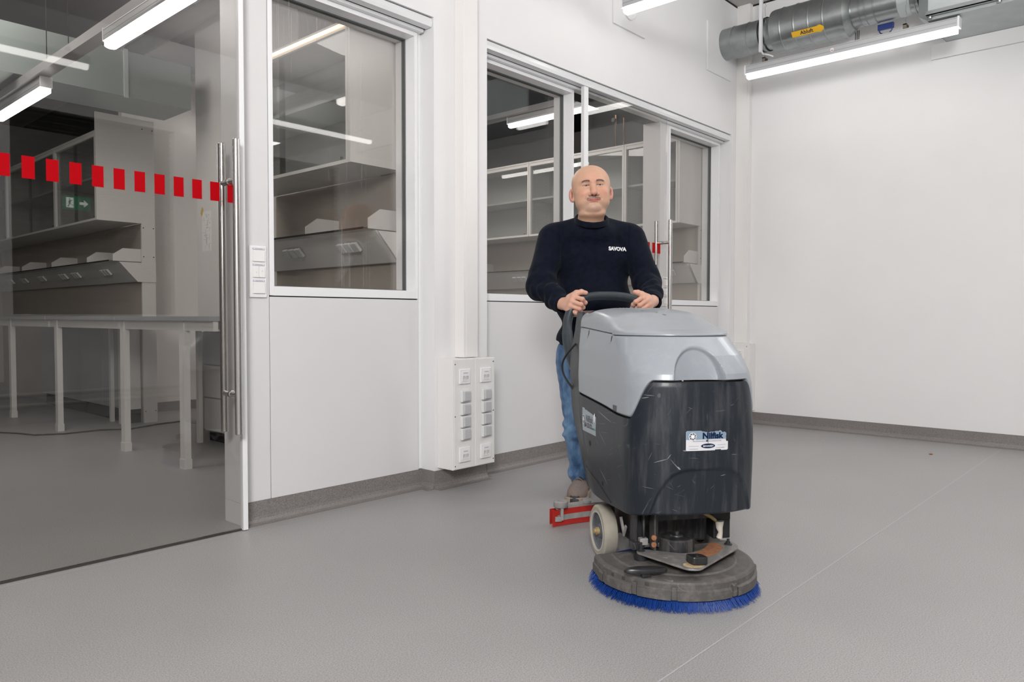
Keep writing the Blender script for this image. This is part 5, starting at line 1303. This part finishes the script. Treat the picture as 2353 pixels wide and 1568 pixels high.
# clothes
def cloth(name, col, col2, sc, bs, sheen=.3, stretch=(1, 1, 1), lo=.4, hi=.62):
    m_ = mat(name, col, .85, sheen=sheen, bump=.35, bscale=bs, spec=.2); tc = nd(m_, 'ShaderNodeTexCoord'); mp = nd(m_, 'ShaderNodeMapping'); mp.inputs['Scale'].default_value = stretch
    n_ = nd(m_, 'ShaderNodeTexNoise'); n_.inputs['Scale'].default_value = sc; n_.inputs['Detail'].default_value = 6; n_.inputs['Roughness'].default_value = .6; lk(m_, tc.outputs['Object'], mp.inputs[0]); lk(m_, mp.outputs[0], n_.inputs[0])
    r_ = nd(m_, 'ShaderNodeValToRGB'); r_.color_ramp.elements[0].color = (*col, 1); r_.color_ramp.elements[1].color = (*col2, 1); r_.color_ramp.elements[0].position = lo; r_.color_ramp.elements[1].position = hi
    lk(m_, n_.outputs[0], r_.inputs[0]); lk(m_, r_.outputs[0], m_.node_tree.nodes['Principled BSDF'].inputs['Base Color']); return m_
NAVY = cloth('navy_fleece', (.0026, .0042, .0105), (.0045, .0070, .016), 40, 700, .03)
NAVY.node_tree.nodes['Principled BSDF'].inputs['Specular IOR Level'].default_value = .12
DENIM = cloth('blue_denim', (.030, .072, .165), (.15, .26, .42), 16, 900, .1, (1, 1, .45), .38, .68)
sco, sq_ = nets(shirt, (-.42, -.42, .70), (.42, .20, 1.52), .0048)
shirto = mk('sweatshirt', sco, sq_, NAVY, per)
jco, jq = nets(jeans, (-.28, -.22, .08), (.22, .42, .92), .0050)
mk('jeans', jco, jq, DENIM, per)
# chest logo
bs_ = BVHTree.FromObject(shirto, bpy.context.evaluated_depsgraph_get())
lc = c(1421, 571, 3.74)
lg = text_mesh('chest_logo', 'SAVOVA', .0255, WHITE, shirto, Matrix.Identity(4), .0001, 'CENTER', 1.0, .0012)
xs_ = [v.co.x for v in lg.data.vertices]; wl2 = max(xs_) - min(xs_); kx = .0915 / wl2
bm = bmesh.new(); bm.from_mesh(lg.data)
bmesh.ops.subdivide_edges(bm, edges=[e for e in bm.edges if e.calc_length() > .004], cuts=1)
for v in bm.verts:
    s_ = Vector((lc[0] + v.co.x * kx, -.6, lc[2] + v.co.y - .02 * v.co.x)); h_ = bs_.ray_cast(s_, Vector((0, 1, 0)))
    v.co = (h_[0] if h_[0] else s_) + Vector((0, -.0022 - v.co.z, 0))
bm.to_mesh(lg.data); bm.free()
# ---- shoes
UPM = mat('shoe_taupe', (.20, .155, .135), .8, noise=.15, nscale=90, bump=.4, bscale=500); SOLE = mat('shoe_sole_beige', (.33, .27, .22), .7, noise=.1, nscale=60)
def shoe(toe, heel, label):
    toe = np.array(toe); heel = np.array(heel); ln = np.linalg.norm((toe - heel)[:2]); d = (toe - heel); d[2] = 0; d /= np.linalg.norm(d); s_ = np.array([-d[1], d[0], 0])
    def F(P):
        q = P - heel; a = q @ d; b = q @ s_; z = P[..., 2]; Q = np.stack([a, b, z], -1)
        f = ell(Q, (.205, 0, .050), (.080, .050, .042)); f = su(f, cap(Q, (.045, 0, .055), (.17, 0, .055), .040, .042), .02)
        f = su(f, cap(Q, (.05, 0, .07), (.055, 0, .115), .042, .046), .025); f = su(f, cap(Q, (.09, 0, .095), (.19, 0, .062), .034, .034), .02)
        f = np.maximum(f, .020 - z); f = np.maximum(f, z - .128); return f
    def G(P):
        q = P - heel; a = q @ d; b = q @ s_; z = P[..., 2]; hw = .046 + .009 * ss(.10, .2, a) - .0 * a
        t = np.clip(a, .045, .235); f = np.hypot(a - t, b * .95) - hw * (1 - .12 * np.exp(-((a - .12) / .04) ** 2)); top = .034 + .012 * ss(.20, .29, a) + .006 * ss(.05, 0, a)
        f = np.maximum(f, z - top); f = np.maximum(f, .002 + .012 * ss(.24, .31, a) ** 2 - z)
        lug = np.sin(a * 230) * np.cos(b * 0); f = f + .003 * (lug > .45) * (z < .022) ; return f * .9
    lo = np.minimum(toe, heel) - .08; hi = np.maximum(toe, heel) + .08; lo[2] = -.004; hi[2] = .15
    co, q_ = nets(F, lo, hi, .0035); u = mk('shoe', co, q_, UPM, per)
    co, q_ = nets(G, lo, hi, .0030); mk('sole', co, q_, SOLE, u)
    def S_(a, b, z): p = heel + d * a + s_ * b; return (p[0], p[1], z)
    for k in range(4):
        a = .118 + k * .020; zz = .128 - k * .0105
        MB().tube([S_(a - .006, -.024, zz - .012), S_(a, -.012, zz), S_(a + .004, 0, zz + .003), S_(a + .008, .012, zz), S_(a + .010, .024, zz - .012)], .0028, 6).build('lace', mat('lace_dark', (.035, .03, .03), .8), u)
    pts = [(.262, -.030), (.283, -.02), (.289, 0), (.283, .02), (.262, .030)]
    rows = [[S_(a + o_, b, z) for a, b in pts] for o_, z in ((.006, .012), (.008, .030), (.0, .050), (-.012, .062))]
    MB().grid(rows).build('toe_guard', mat('toe_black', (.02, .018, .018), .6), u)
f1 = c(1322, 1158, 3.70); f1[2] = 0; h1 = c(1340, 1120, 3.95); h1[2] = 0
shoe(f1, h1, '')
f2 = c(1400, 1120, 3.99); f2[2] = 0; h2 = c(1404, 1100, 4.24); h2[2] = 0
shoe(f2, h2, '')
